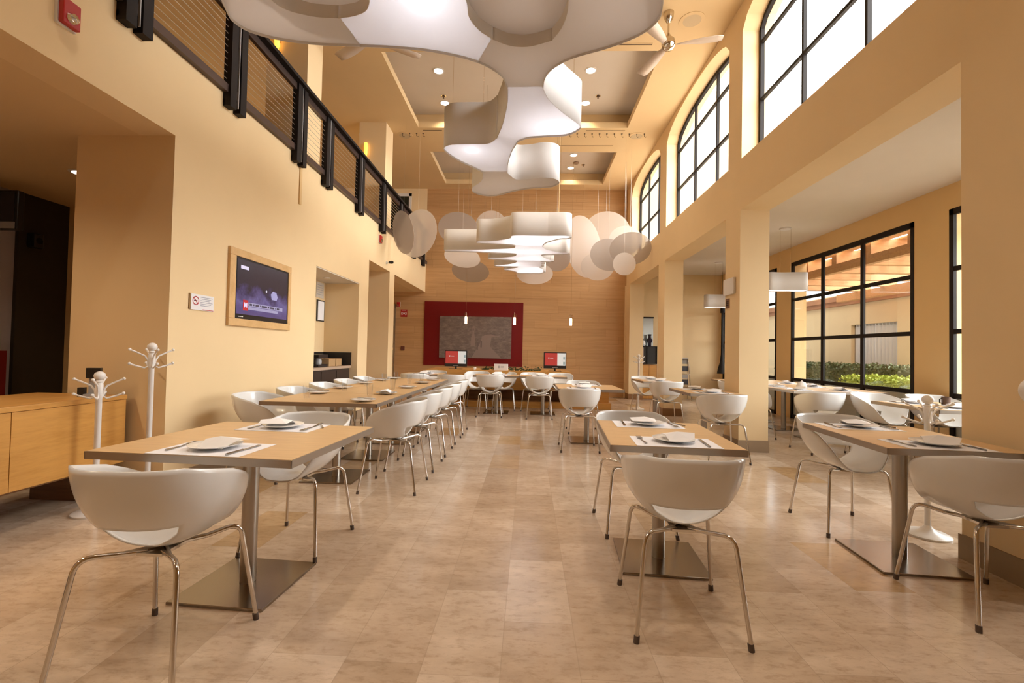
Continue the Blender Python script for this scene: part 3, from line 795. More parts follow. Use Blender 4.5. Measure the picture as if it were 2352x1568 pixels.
lc = thing('lobby_counter', 'dark red counter front at the left edge beyond the desk', 'counter', (-5.72, 4.15, 0))
MB().box(-.24, .0, 0, .64, 0, 1.12).build('counter_body', RED, lc)
text_mesh('lettering', 'V', .16, SIGNW, lc, Matrix.Translation((.006, .52, .86)) @ Matrix.Rotation(R(90), 4, 'Z') @ Matrix.Rotation(R(90), 4, 'X'), .004)
fr_ = thing('framed_sign', 'small framed green and white picture standing on the red lobby counter', 'picture frame', (-5.85, 4.70, 1.12), R(20))
MB().box(-.11, .11, 0, .02, 0, .23).build('frame', GREYP, fr_)
MB().box(-.085, .085, -.004, 0, .025, .205).build('picture', mat('green print', (.05, .12, .05), .5), fr_)
MB().raw([(-.03, -.006, .05), (.03, -.006, .06), (.05, -.006, .1), (.01, -.006, .17), (-.03, -.006, .14)], [(0, 1, 2, 3, 4)]).build('motif', SIGNW, fr_)

# ------------------------------------------------------------------ left wall things
tv = thing('wall_television', 'flat television in a light wooden frame on the left wall, showing news', 'television', (XL, 4.92, 1.815))
# local: y from -.57..+.57 , z -.385..+.385
f = MB(); a, b = .575, .39
f.box(0, .03, -a, a, b - .075, b).box(0, .03, -a, a, -b, -b + .075).box(0, .03, -a, -a + .095, -b + .075, b - .075).box(0, .03, a - .06, a, -b + .075, b - .075)
f.build('wooden_frame', FRAMEW, tv, bevel=.004)
MB().box(0.0, .02, -a + .095, a - .06, -b + .075, b - .075).build('tv_body', BLKP, tv)
def tvscreen():
    m = mat('news screen', (.02, .02, .03), .2); t = NT(m)
    v = t.coords()
    sp_ = t.add('ShaderNodeSeparateXYZ'); t.link(v, sp_.inputs[0])
    n = t.noise(v, 5.5, 6, .6)
    zz = t.math('SUBTRACT', t.math('MULTIPLY', n, .42), t.math('ADD', sp_.outputs[2], .18))
    c = t.ramp(zz, [(0.0, (.020, .015, .022)), (.05, (.05, .035, .11)), (.14, (.16, .13, .32)), (.24, (.10, .07, .22))])
    t.b.inputs['Emission Strength'].default_value = .8; t.link(c, t.b.inputs['Emission Color']); return m
MB().box(.02, .022, -a + .12, a - .075, -b + .125, b - .095).build('screen', tvscreen(), tv)
PURP = mat('caption band', (.1, .1, .2), .4, emis=(.30, .27, .38), estr=.9)
LOGOR = mat('logo red', (.4, .02, .02), .4, emis=(.30, .02, .03), estr=.45)
CAPW = mat('caption text', (.5, .5, .6), .4, emis=(.30, .28, .42), estr=1.0)
MB().box(.023, .024, -.26, .40, -.175, -.135).box(.023, .024, -.26, .30, -.21, -.18).build('caption_bar', PURP, tv)
RX = Matrix.Rotation(R(90), 4, 'Z') @ Matrix.Rotation(R(90), 4, 'X')
MB().box(.0235, .0245, -.35, -.265, -.225, -.115).build('channel_logo', LOGOR, tv)
text_mesh('logo_letter', 'M', .075, CAPW, tv, Matrix.Translation((.0255, -.308, -.17)) @ RX, .001)
cpt = MB(); yy = -.24
for k, w_ in enumerate((.05, .03, .07, .02, .11, .03, .09, .02, .06)):
    cpt.box(.0241, .0246, yy, yy + w_ - .008, -.166 + .003 * (k % 2), -.145); yy += w_ + .012
cpt.build('caption_text', mat('caption dark', (.06, .05, .09), .5), tv)
MB().box(.023, .024, -.40, -.27, .20, .235).build('corner_caption', CAPW, tv)
MB().lathe([(1e-4, .0235), (.014, .0235), (.012, .0245), (1e-4, .0245)], 14, (0, .06, .02), 'x').build('bright_spot', CAPW, tv)
MB().raw([(.023, .17, -.06), (.023, .27, -.06), (.023, .29, -.02), (.023, .26, .03), (.023, .19, .04), (.023, .15, 0)], [(0, 1, 2, 3, 4, 5)]).build('smoke_cloud', mat('smoke', (.1, .1, .2), .4, emis=(.36, .33, .55), estr=.8), tv)
MB().box(.0205, .022, -.42, -.34, -.295, -.288).build('brand_mark', SIGNW, tv)
ns = thing('no_smoking_sign', 'white no smoking notice on the left wall beside the television', 'sign', (XL, 4.01, 1.605))
MB().box(0, .012, -.145, .145, -.07, .07).build('plate', SIGNW, ns)
MB().box(0, .010, -.160, -.146, -.068, .072).build('side_strip', mat('sign brown edge', (.30, .17, .06), .5), ns)
ring = MB()
for k in range(24):
    a0, a1 = 2 * PI * k / 24, 2 * PI * (k + 1) / 24
    ring.raw([(.013, -.088 + .04 * math.cos(a0), .012 + .04 * math.sin(a0)), (.013, -.088 + .04 * math.cos(a1), .012 + .04 * math.sin(a1)),
              (.013, -.088 + .032 * math.cos(a1), .012 + .032 * math.sin(a1)), (.013, -.088 + .032 * math.cos(a0), .012 + .032 * math.sin(a0))], [(0, 1, 2, 3)])
ring.raw([(.0132, -.116, .036), (.0132, -.111, .041), (.0132, -.06, -.012), (.0132, -.065, -.017)], [(0, 1, 2, 3)])
ring.build('prohibition_ring', SIGNRED, ns)
MB().box(.0125, .013, -.11, -.07, .008, .016).build('cigarette', BLKP, ns)
l = MB()
for k in range(6): l.box(.0122, .0128, -.03, .125 - (k % 3) * .02, .045 - k * .015, .051 - k * .015)
l.build('printed_lines', SIGNG, ns)
MB().box(.0122, .0128, .0, .14, -.066, -.06).build('red_stripe', SIGNRED, ns)
def strobe(x, y, z, s, label, face='x'):
    t = thing('fire_alarm', label, 'fire alarm', (x, y, z), 0 if face == 'x' else R(-90), 'red fire alarm strobes')
    MB().box(0, .02 * s, -.06 * s, .06 * s, -.085 * s, .085 * s).build('back_box', WHITEPL, t)
    MB().box(.02 * s, .055 * s, -.055 * s, .055 * s, -.08 * s, .08 * s).build('housing', SIGNRED, t, bevel=.006)
    MB().lathe([(.035 * s, .055 * s), (.028 * s, .075 * s), (1e-4, .085 * s)], 18, (0, .0, -.03 * s), 'x').build('strobe_lens', CHROME, t, smooth=True)
    return t
strobe(XL, 2.72, 3.29, 1.0, 'red and white fire alarm strobe high on the left wall, near the top corner')
strobe(XL, 8.78, 3.37, .9, 'small red fire alarm high on the left wall below the gallery railing')
strobe(-3.72, YE, 2.50, .8, 'red fire alarm on the wood wall above the red alarm sign', 'y')
cm = thing('wall_camera', 'small wall camera below the gallery beside the far opening', 'camera', (XL, 9.25, 3.0))
MB().lathe([(.03, 0), (.03, .02)], 16, axis='x').tube([(.02, 0, 0), (.07, 0, .01)], .012, 8).build('bracket', WHITEPL, cm)
MB().lathe([(.025, .06), (.03, .12), (.02, .15), (1e-4, .15)], 16, (0, 0, .01), 'x').build('lens_body', BLKP, cm, smooth=True)

# niche counter
nc = thing('service_counter', 'dark service counter with a pale worktop inside the wall niche', 'counter', (-3.57, 6.2, 0))
MB().box(.01, .47, .01, 1.59, 0, .88).build('cabinet', mat('very dark wood', (.035, .022, .018), .35), nc)
MB().box(.01, .50, .01, 1.59, .885, .925).build('worktop', mat('pale stone', (.45, .33, .24), .3), nc)
MB().box(.0, .012, .01, 1.58, .93, 1.15).box(.012, .5, 1.57, 1.595, .93, 1.15).build('backsplash', BLKP, nc)
MB().box(.47, .474, .52, .53, .02, .86).box(.47, .474, 1.06, 1.07, .02, .86).build('door_gap', BLACKM, nc)
th = thing('thermos', 'silver thermos on the niche counter', 'flask', (-3.22, 6.55, .925))
MB().lathe([(.04, 0), (.045, .02), (.045, .2), (.03, .24)], 20).build('flask_body', CHROMEF, th, smooth=True)
MB().lathe([(.032, .24), (.032, .28), (1e-4, .285)], 20).build('cap', BLKP, th, smooth=True)
ma = thing('coffee_machine', 'black and grey coffee maker on the niche counter', 'coffee maker', (-3.3, 6.95, .925))
MB().box(-.1, .12, -.16, .16, 0, .04).box(-.1, -.02, -.16, .16, .04, .18).box(-.1, .12, -.16, .16, .14, .19).build('machine_body', BLKP, ma)
MB().lathe([(.05, .04), (.055, .09), (.04, .13)], 16, (.04, 0, 0)).build('jug', GREYP, ma, smooth=True)
for k, (y, w_) in enumerate(((7.28, .12), (7.54, .11))):
    bk = thing('wicker_basket', ('tan wicker basket on the niche counter next to the coffee maker', 'tan wicker basket at the far end of the niche counter')[k], 'basket', (-3.28, y, .925), 0, 'baskets on the niche counter')
    MB().box(-.1, .1, -w_, w_, 0, .01).box(-.1, -.09, -w_, w_, .01, .12).box(.09, .1, -w_, w_, .01, .12).box(-.09, .09, -w_, -w_ + .01, .01, .12).box(-.09, .09, w_ - .01, w_, .01, .12).build('basket_body', BASKET, bk, bevel=.004)
    MB().box(-.08, .08, -w_ + .02, w_ - .02, .01, .09).build('contents', mat('packets %d' % k, (.5, .42, .3), .7), bk)
ce = thing('framed_certificate', 'black framed certificate on the back wall of the niche', 'picture frame', (-3.57, 7.62, 1.85))
MB().box(0, .02, -.13, .13, -.18, .18).build('frame', BLKP, ce)
MB().box(.02, .022, -.11, .11, -.16, .16).build('certificate', PAPER, ce)
nt_ = thing('wall_notice', 'pale paper notice above the framed certificate in the niche', 'notice', (-3.57, 7.60, 2.2))
MB().box(0, .006, -.14, .14, -.13, .13).build('sheet', WHITEC, nt_)
l = MB()
for k in range(5): l.box(.006, .0065, -.1, .1, .08 - k * .04, .088 - k * .04)
l.build('printed_lines', SIGNG, nt_)
tag(MB().lathe([(.05, -.012), (.05, 0)], 20, (-3.25, 7.15, 2.345)).build('ceiling_downlight', WHITEPL), 'unlit round fitting in the niche ceiling', 'ceiling light')
# passage end
dd = bpy.data.objects.new('door_2', None); C.objects.link(dd); dd['kind'] = 'structure'; dd['label'] = 'narrow dark door in the wood wall under the gallery'
MB().box(-4.05, -3.82, 12.74, 12.79, .02, 2.45).build('door_leaf', mat('dark green black', (.02, .022, .014), .25), dd)
MB().box(-3.84, -3.80, 12.71, 12.80, 0, 2.5).build('door_frame', STEEL, dd)
MB().box(-3.9, -3.81, 12.70, 12.74, 1.2, 1.26).box(-3.92, -3.84, 12.68, 12.70, 1.22, 1.24).build('door_handle', CHROME, dd)
sg = thing('alarm_sign', 'square red alarm sign on the wood wall', 'sign', (-3.56, YE, 2.25))
MB().box(-.095, .095, -.008, 0, -.105, .105).build('plate', SIGNRED, sg)
s_ = MB()
for k in range(-1, 2, 2):
    for r_ in (.045, .068):
        for j in range(6):
            a0, a1 = R(-45 + 15 * j), R(-45 + 15 * (j + 1))
            if k < 0: a0, a1 = PI - a0, PI - a1
            s_.raw([(r_ * math.cos(a0), -.010, -.01 + r_ * math.sin(a0)), (r_ * math.cos(a1), -.010, -.01 + r_ * math.sin(a1)),
                    ((r_ + .009) * math.cos(a1), -.010, -.01 + (r_ + .009) * math.sin(a1)), ((r_ + .009) * math.cos(a0), -.010, -.01 + (r_ + .009) * math.sin(a0))], [(0, 1, 2, 3)])
s_.box(-.022, .022, -.011, -.008, -.032, .012).box(-.06, .06, -.011, -.008, .075, .085).build('alarm_symbol', SIGNW, sg)
tag(MB().box(-3.62, -3.52, YE - .03, YE, 1.2, 1.31).build('call_point', mat('dark red switch', (.12, .03, .02), .4)), 'small dark switch box on the wood wall below the alarm sign', 'switch')

# ------------------------------------------------------------------ red panel and mural
tag(MB().box(-2.965, -.17, YE - .03, YE - .001, .80, 2.60).build('red_wall_panel', RED), 'deep red rectangular panel on the end wall', 'wall panel')
mu = thing('city_mural', 'brown-grey aerial city photograph mounted on the red panel', 'picture', (-1.505, YE - .03, 1.60))
def mural():
    m = mat('faded city print', (.2, .15, .12), .5); t = NT(m)
    v = t.coords((1, 1, 2.6)); n = t.noise(v, 5, 8, .7); n2 = t.noise(t.coords((3, 1, 12)), 6, 4, .6)
    c = t.ramp(t.math('ADD', t.math('MULTIPLY', n, .6), t.math('MULTIPLY', n2, .4)), [(.36, (.115, .078, .062)), (.5, (.165, .12, .098)), (.66, (.27, .20, .165))])
    t.link(c, t.b.inputs['Base Color']); return m
MB().box(-1.015, 1.015, -.03, 0, -.585, .585).build('print', mural(), mu)
PL = mat('print light', (.235, .17, .14), .5); PD = mat('print dark', (.13, .09, .075), .5)
MB().raw([(-.1, -.031, -.58), (.75, -.031, -.58), (.42, -.031, -.25), (.3, -.031, .05), (.2, -.031, .05), (.12, -.031, -.2)], [(0, 1, 2, 3, 4, 5)]).build('printed_avenue', PL, mu)
MB().raw([(-.13, -.032, -.25), (.01, -.032, -.25), (0, -.032, -.02), (-.03, -.032, .10), (-.02, -.032, .26), (-.05, -.032, .33), (-.09, -.032, .26), (-.08, -.032, .1), (-.12, -.032, -.02)], [tuple(range(9))]).build('printed_tower', PL, mu)
MB().raw([(.27, -.032, -.25), (.42, -.032, -.25), (.46, -.032, .0), (.62, -.032, .03), (.45, -.032, .09), (.25, -.032, .08)], [tuple(range(6))]).build('printed_building', PL, mu)
for q in ((-.075, -.045, .19, .25), (.15, .19, -.28, -.1), (.05, .08, -.35, -.15)):
    MB().box(q[0], q[1], -.034, -.031, q[2], q[3]).build('printed_shadow', PD, mu)

# ------------------------------------------------------------------ wooden counter at the end
cn = thing('wooden_counter', 'long low oak counter with computers across the end of the room', 'counter', (-.6, 9.88, 0))
MB().box(-1.62, 1.52, 0, 1.0, .77, .805).build('counter_top', COUNTM, cn)
MB().box(-1.60, 1.50, .0, .03, .385, .77).build('front_fascia', COUNTM, cn)
MB().box(-1.55, 1.45, .35, .38, .14, .385).build('recessed_panel', DARKWOOD, cn)
MB().box(-1.5, -1.46, .03, .9, .14, .77).box(1.4, 1.44, .03, .9, .14, .77).box(-.04, 0, .03, .9, .14, .77).build('end_support', DARKWOOD, cn)
MB().box(-1.60, 2.4, .0, .95, .0, .14).build('kick_base', COUNTM, cn)
MB().box(-1.60, 2.4, -.012, .0, .0, .012).build('metal_strip', CHROMEF, cn)
bn = thing('wooden_bench', 'low wooden bench at the right end of the counter below the cladding', 'bench', (1.42, 10.0, .14))
MB().box(-.45, .38, 0, .5, .28, .32).box(-.42, .35, .05, .45, 0, .28).build('bench_body', COUNTM, bn)
def monitor(x, w_, label):
    t = thing('desktop_monitor', label, 'computer monitor', (x, 10.12, .805), 0, 'monitors on the wooden counter')
    b = .02
    MB().box(-w_ / 2, w_ / 2, 0, .04, .06, .42).build('monitor_body', BLKP, t, bevel=.006)
    MB().box(-w_ / 2 + b, .05, -.002, 0, .125, .40).build('screen', REDSCR, t)
    MB().box(.05, w_ / 2 - b, -.002, 0, .125, .40).build('screen_side_panel', WHSCR, t)
    MB().box(w_ / 2 - .07, w_ / 2 - .03, -.004, -.002, .26, .32).box(w_ / 2 - .07, w_ / 2 - .03, -.004, -.002, .15, .21).build('screen_pictures', GRSCR, t)
    MB().lathe([(1e-4, -.004), (.015, -.004), (.015, -.002), (1e-4, -.002)], 14, (-.14, 0, .29), 'y').box(-.11, -.04, -.004, -.002, .283, .295).build('screen_logo', WHSCR, t)
    MB().box(-.06, .06, -.003, 0, .075, .085).build('logo_bar', GREYP, t)
    MB().box(-.02, .02, .01, .04, 0, .08).box(-.14, .14, -.06, .12, 0, .012).build('stand', BLKP, t)
monitor(-1.62, .50, 'black desktop monitor with a red page, left one on the wooden counter')
monitor(.59, .50, 'black desktop monitor with a red page, right one on the wooden counter')
cs = thing('counter_sign', 'small white sign block standing on the counter before the red panel', 'sign', (-.60, 10.0, .805))
MB().box(-.155, .155, 0, .06, 0, .14).build('block', WHITEPL, cs, bevel=.004)
MB().box(-.06, -.03, -.003, 0, .045, .10).box(-.01, .07, -.003, 0, .085, .095).box(-.01, .06, -.003, 0, .055, .063).build('printed_mark', GREYP, cs)
tag(leaves('garland', mat('dark garland', (.03, .05, .012), .7), '', '', -.95, .30, 10.05, 10.14, .808, .835, 700, .02, False), 'low green artificial garland lying along the counter top', 'garland')
cp = thing('cup', 'white cup with dotted pattern beside the left monitor', 'cup', (-1.18, 9.97, .805))
MB().lathe([(1e-4, 0), (.025, 0), (.035, .06), (.032, .06), (.022, .006), (1e-4, .006)], 18).build('cup_body', CHINA, cp, smooth=True)
MB().tube([(.034, 0, .05), (.052, 0, .04), (.05, 0, .02), (.03, 0, .014)], .004, 6).build('handle', CHINA, cp)
# ------------------------------------------------------------------ pendants over counter
for x, lb in ((-1.53, 'left'), (-.352, 'middle'), (1.0, 'right')):
    t = thing('glass_pendant', 'slim glass cylinder pendant glowing over the counter, %s of three' % lb, 'pendant light', (x, 10.95, 1.86), 0, 'glass pendants over the counter')
    MB().lathe([(.045, 0), (.045, .27)], 20).build('glass_cylinder', glass_mat('pendant glass', (.92, .86, .8), .1), t, smooth=True)
    MB().lathe([(.028, .01), (.03, .02), (.03, .17), (.02, .185)], 16).build('glowing_core', LAMPCORE, t, smooth=True)
    MB().lathe([(.02, .185), (.012, .26), (.006, .30)], 12).build('lamp_holder', CHROMEF, t, smooth=True)
    MB().tube([(0, 0, .3), (0, 0, ZC - 1.86)], .0025, 5).build('cord', CHROMEF, t)
# ------------------------------------------------------------------ nook, rack, cloth, room lamps
cb = thing('side_cabinet', 'tall cabinet with black shelf section in the far corner by the cladding', 'cabinet', (3.10, 12.45, 0))
MB().box(-.36, .38, 0, .28, 0, .95).build('lower_cabinet', DARKWOOD, cb)
MB().box(-.36, -.19, -.01, .0, .03, .93).box(-.18, .16, -.01, .0, .03, .93).box(.17, .37, -.01, 0, .03, .93).build('cabinet_doors', COUNTM, cb)
MB().box(-.36, .38, .02, .28, .96, 1.42).build('shelf_back', mat('shelf black', (.02, .017, .015), .6), cb)  # back of the shelf section is plain black
MB().box(-.36, -.34, 0, .28, .96, 1.44).box(.36, .38, 0, .28, .96, 1.44).box(-.36, .38, 0, .28, 1.42, 1.44).box(.1, .12, 0, .28, .96, 1.42).build('shelf_frame', BLACKM, cb)
MB().box(-.19, .02, .0, .02, .97, 1.41).build('grey_panel', mat('grey brown', (.26, .19, .15), .5), cb)
MB().box(-.34, -.2, .005, .02, .97, 1.41).build('blue_panel', mat('night blue', (.01, .015, .03), .3), cb)
mr = thing('wall_mirror', 'narrow grey mirror with dark top frame above the corner cabinet', 'mirror', (3.28, YE - .01, 1.44))
MB().box(-.17, .17, -.02, 0, 0, .78).build('mirror_glass', MIRROR, mr)
MB().box(-.18, .18, -.035, 0, .78, .82).box(-.185, -.17, -.03, 0, 0, .8).build('mirror_frame', BLACKM, mr)
va = thing('vase', 'dark twisted vase on the corner cabinet in front of the mirror', 'vase', (3.30, 12.56, 1.44))
MB().lathe([(.04, 0), (.05, .03), (.045, .08), (.085, .16), (.05, .22), (.035, .27), (.055, .32), (.045, .33)], 18).build('vase_body', VASE, va, smooth=True)
tag(MB().lathe([(.03, 0), (.06, .04), (.05, .12), (.02, .16), (1e-4, .16)], 16, (3.13, 12.55, 1.44)).build('white_ornament', CHINA, smooth=True), 'small white ornament left of the dark vase', 'ornament')
mg = thing('newspaper_rack', 'chrome rack of newspapers against the far cream wall', 'newspaper rack', (4.15, 12.45, 0))
fm = MB()
for sx in (-.26, .26):
    fm.tube([(sx, 0, 0), (sx * .75, .12, 1.12)], .012, 8).tube([(sx, .3, 0), (sx * .75, .12, 1.12)], .012, 8)
for z in (.35, .7, 1.1): fm.tube([(-.26 * (1 - z * .2), .1 * z, z), (.26 * (1 - z * .2), .1 * z, z)], .010, 8)
fm.build('rack_frame', CHROME, mg)
NEWS = [mat('newsprint %d' % k, c_, .8) for k, c_ in enumerate(((.30, .27, .24), (.06, .055, .06), (.42, .38, .34)))]
for k, (z, m_) in enumerate(((.42, 1), (.78, 1), (.98, 0), (.58, 2), (.15, 1))):
    MB().box(-.19, .19, .03 + .1 * z, .06 + .1 * z, z, z + (.14 if m_ != 2 else .1)).build('newspaper', NEWS[m_], mg)
MB().box(-.17, .17, .05, .2, 1.12, 1.15).build('top_papers', NEWS[2], mg)
cl = thing('hanging_cloth', 'black cloth hanging in the far corner beside the last window', 'cloth', (5.10, 12.2, .75))
MB().lathe([(.12, 0), (.10, .12), (.05, .3), (.03, .5), (.025, 1.6)], 14).build('cloth_drape', BLACKCL, cl, smooth=True)
MB().lathe([(.05, 1.6), (.05, 1.72), (1e-4, 1.75)], 12).build('top_knot', BLACKCL, cl, smooth=True)
MB().tube([(0, 0, 1.7), (0, 0, 2.7)], .006, 6).build('cord', BLACKM, cl)
tag(MB().box(XR - .035, XR - .001, 6.05, 6.36, 2.04, 2.26).build('wall_speaker', WHITEPL, bevel=.006), 'pale box speaker on the aisle face of the middle pillar', 'speaker')
sw = thing('wall_switch', 'small brown slotted plate below the speaker on the middle pillar', 'switch', (XR, 6.28, 1.93))
MB().box(-.012, 0, -.05, .05, -.065, .065).build('plate', mat('brown plate', (.18, .08, .04), .5), sw)
MB().box(-.015, -.012, -.035, .035, .02, .03).box(-.015, -.012, -.035, .035, -.005, .005).box(-.015, -.012, -.035, .035, -.03, -.02).build('slots', BLACKM, sw)
def oval_lamp(label, x, y, rz):
    t = thing('band_pendant', label, 'pendant light', (x, y, 2.36), R(rz), 'fabric band pendants in the side room')
    pts = catmull([(-.33, 0), (-.28, -.09), (-.1, -.07), (.1, -.10), (.3, -.12), (.36, 0), (.3, .1), (.1, .06), (-.1, .09), (-.28, .1)], 6)
    MB().prism(pts, 0, .31, bottom=False, top=False).build('fabric_band', FABRIC, t, smooth=True, solid=.004)
    MB().prism(pts, .012, .016).build('diffuser', mat('lit diffuser', (1, 1, 1), .5, emis=(1, .95, .9), estr=2.2), t)
    MB().tube([(.1, 0, .28), (.1, 0, 1.08)], .003, 5).tube([(-.08, 0, .28), (-.08, 0, 1.08)], .0015, 5).build('cable', CHROMEF, t)
    MB().lathe([(.09, 1.065), (.09, 1.09)], 20).build('ceiling_rose', WHITEPL, t)
oval_lamp('white fabric band pendant in front of the tall side window', 4.40, 8.0, 0)
oval_lamp('distant white fabric band pendant half hidden by the middle pillar', 4.50, 11.0, 0)

# ------------------------------------------------------------------ amoeba chandeliers
SEAMS = set()
def out_seam(p, q):
    k = tuple(sorted(((round(p[0], 2), round(p[1], 2)), (round(q[0], 2), round(q[1], 2)))))
    if k in SEAMS: return False
    SEAMS.add(k); return True
BAFFLE = mat('shade divider', (.75, .72, .70), .8)
def module(root, pts, seams, z0, h, lit, n=6, corner=(), fab=None):
    """pts: outline; seams: set of (i) index of segment start that touches the next shade (no band)"""
    cs_ = set(corner)
    for i in seams: cs_.add(i); cs_.add((i + 1) % len(pts))
    out = []; seg = []
    N = len(pts)
    for i in range(N):
        g = lambda k: Vector((*pts[k % N], 0))
        p0, p1, p2, p3 = g(i - 1), g(i), g(i + 1), g(i + 2)
        if i in cs_: p0 = p1 * 2 - p2
        if (i + 1) % N in cs_: p3 = p2 * 2 - p1
        if i in seams:
            out.append((p1.x, p1.y)); seg.append(False); continue
        for k in range(n):
            t = k / n
            q = 0.5 * ((2 * p1) + (p2 - p0) * t + (2 * p0 - 5 * p1 + 4 * p2 - p3) * t * t + (3 * p1 - p0 - 3 * p2 + p3) * t ** 3)
            out.append((q.x, q.y)); seg.append(True)
    L = len(out); st = next((i for i in range(L) if not seg[i - 1]), 0)
    run = []
    def flush():
        if len(run) < 2: run.clear(); return
        v = []
        for (x, y) in run: v += [(x, y, z0), (x, y, z0 + h)]
        o = MB().raw(v, [(2 * i, 2 * i + 2, 2 * i + 3, 2 * i + 1) for i in range(len(run) - 1)]).build('fabric_band', fab or FABRIC, root, solid=.004)
        for p in o.data.polygons: p.use_smooth = True
        run.clear()
    for k in range(L):
        i = (st + k) % L
        if seg[i]:
            if not run: run.append(out[i])
            run.append(out[(i + 1) % L])
        else:
            flush()
            if lit and out_seam(out[i], out[(i + 1) % L]):
                p, q = out[i], out[(i + 1) % L]
                MB().raw([(*p, z0 + .02), (*q, z0 + .02), (*q, z0 + h), (*p, z0 + h)], [(0, 1, 2, 3)]).build('divider', BAFFLE, root, solid=.004)
    flush()
    MB().prism(out, z0 + .018, z0 + .021).build('diffuser', DIFFUS, root)
    if lit: MB().prism(out, z0 + h - .03, z0 + h - .026).build('added_light_cover', fab or FABRIC, root)  # unseen cover added to stop uplight and throw it back down
    return out
def bulb(root, x, y, z, w_, r=.05, col=(1, .95, .9)):
    ld = bpy.data.lights.new('lamp', 'POINT'); ld.energy = w_; ld.shadow_soft_size = r; ld.color = col
    o = bpy.data.objects.new('lamp', ld); C.objects.link(o); o.location = (x, y, z); o.parent = root
ZA, HB = 3.45, .46
cA = thing('amoeba_chandelier', 'huge white cloud-shaped fabric chandelier hanging over the tables, nearest', 'chandelier', (0, 0, 0))
A = [(-1.29, 3.27), (-1.6, 3.25), (-1.86, 3.195), (-2.02, 3.115), (-2.075, 3.02), (-2.06, 2.92), (-1.98, 2.72), (-1.85, 2.6), (-1.74, 2.72), (-1.66, 2.89), (-1.5, 2.965), (-1.33, 2.985)]
module(cA, A, {11}, ZA, HB, False)
B = [(-1.33, 2.985), (-1.29, 3.27), (-1.05, 3.29), (-.804, 3.326), (-.586, 3.393), (-.43, 3.466), (-.30, 3.20), (-.388, 3.105), (-.44, 2.98), (-.442, 2.83), (-.52, 2.6), (-.72, 2.48), (-.95, 2.56), (-1.03, 2.75), (-1.10, 2.9), (-1.2, 2.96)]
module(cA, B, {0, 5}, ZA, HB, True)
Cc = [(-.43, 3.466), (-.333, 3.549), (-.253, 3.664), (-.221, 3.815), (.079, 3.806), (.092, 3.665), (.143, 3.551), (.228, 3.459), (.125, 3.215), (.0, 3.268), (-.087, 3.282), (-.19, 3.265), (-.30, 3.20)]
module(cA, Cc, {3, 7, 12}, ZA, HB, False)
D = [(.228, 3.459), (.337, 3.393), (.548, 3.296), (.738, 3.169), (.821, 3.035), (.817, 2.9), (.75, 2.68), (.6, 2.55), (.4, 2.5), (.27, 2.6), (.215, 2.8), (.212, 2.951), (.185, 3.09), (.125, 3.215)]
module(cA, D, {13}, ZA, HB, False)
Ee = [(-.221, 3.815), (-.235, 4.057), (-.295, 4.411), (-.371, 4.703), (-.154, 4.791), (-.038, 4.711), (.15, 4.68), (.343, 4.651), (.445, 4.56), (.467, 4.452), (.30, 4.23), (.142, 3.99), (.079, 3.806)]
module(cA, Ee, {3, 12}, ZA, HB, True)
Ff = [(-.371, 4.703), (-.483, 4.834), (-.72, 4.846), (-.90, 4.87), (-.985, 4.997), (-.88, 5.261), (-.70, 5.50), (-.61, 5.635), (-.309, 5.63), (-.293, 5.404), (-.233, 5.046), (-.154, 4.791)]
module(cA, Ff, {7, 11}, ZA, HB, True)
Gg = [(-.61, 5.635), (-.66, 5.9), (-.80, 6.136), (-.82, 6.33), (-.69, 6.47), (-.506, 6.477), (-.249, 6.294), (-.007, 6.17), (.257, 6.12), (.36, 5.97), (.30, 5.82), (.15, 5.78), (-.037, 5.842), (-.206, 5.844), (-.309, 5.63)]
module(cA, Gg, {14}, ZA, HB, False)
CW = (.86, .91, 1)
MB().prism([(-.442, 2.83), (-.44, 2.98), (-.388, 3.105), (-.30, 3.2), (-.19, 3.265), (-.087, 3.282), (0, 3.268), (.125, 3.215), (.185, 3.09), (.212, 2.951), (.215, 2.8), (.27, 2.6), (-.52, 2.6)], ZA + .09, ZA + .094).build('inner_panel', DIFFUS, cA)
MB().prism([(-1.33, 2.985), (-1.5, 2.965), (-1.66, 2.89), (-1.74, 2.72), (-1.03, 2.75), (-1.10, 2.9), (-1.2, 2.96)], ZA + .09, ZA + .094).build('inner_panel', DIFFUS, cA)
for x, y in ((-1.8, 2.98), (-.05, 3.55), (.52, 2.95), (-.35, 6.15), (-.1, 3.0)): bulb(cA, x, y, ZA + .30, 1.0, .12, (1, .93, .86))  # weak lamps added inside the unlit shades to lift their tone
bulb(cA, -.72, 2.86, ZA + .11, 20, .07, CW); bulb(cA, .22, 4.50, ZA + .10, 22, .05, CW); bulb(cA, -.68, 5.04, ZA + .10, 18, .05, CW)
for x, y in ((-1.9, 3.05), (-.43, 3.4), (.7, 3.05), (-.05, 3.75), (.4, 4.5), (-.9, 5.0), (.33, 5.95), (-.7, 6.3)):
    MB().tube([(x, y, ZA + HB - .02), (x, y, ZC)], .0018, 5).build('suspension_wire', CHROMEF, cA)
ZB, HB2 = 3.08, .38
OPAQ = mat('lined lampshade fabric', (.74, .69, .64), .85, spec=.1)
cB = thing('amoeba_chandelier', 'chain of small white star-shaped fabric lamps hanging lower, before the end wall', 'chandelier', (0, 0, 0))
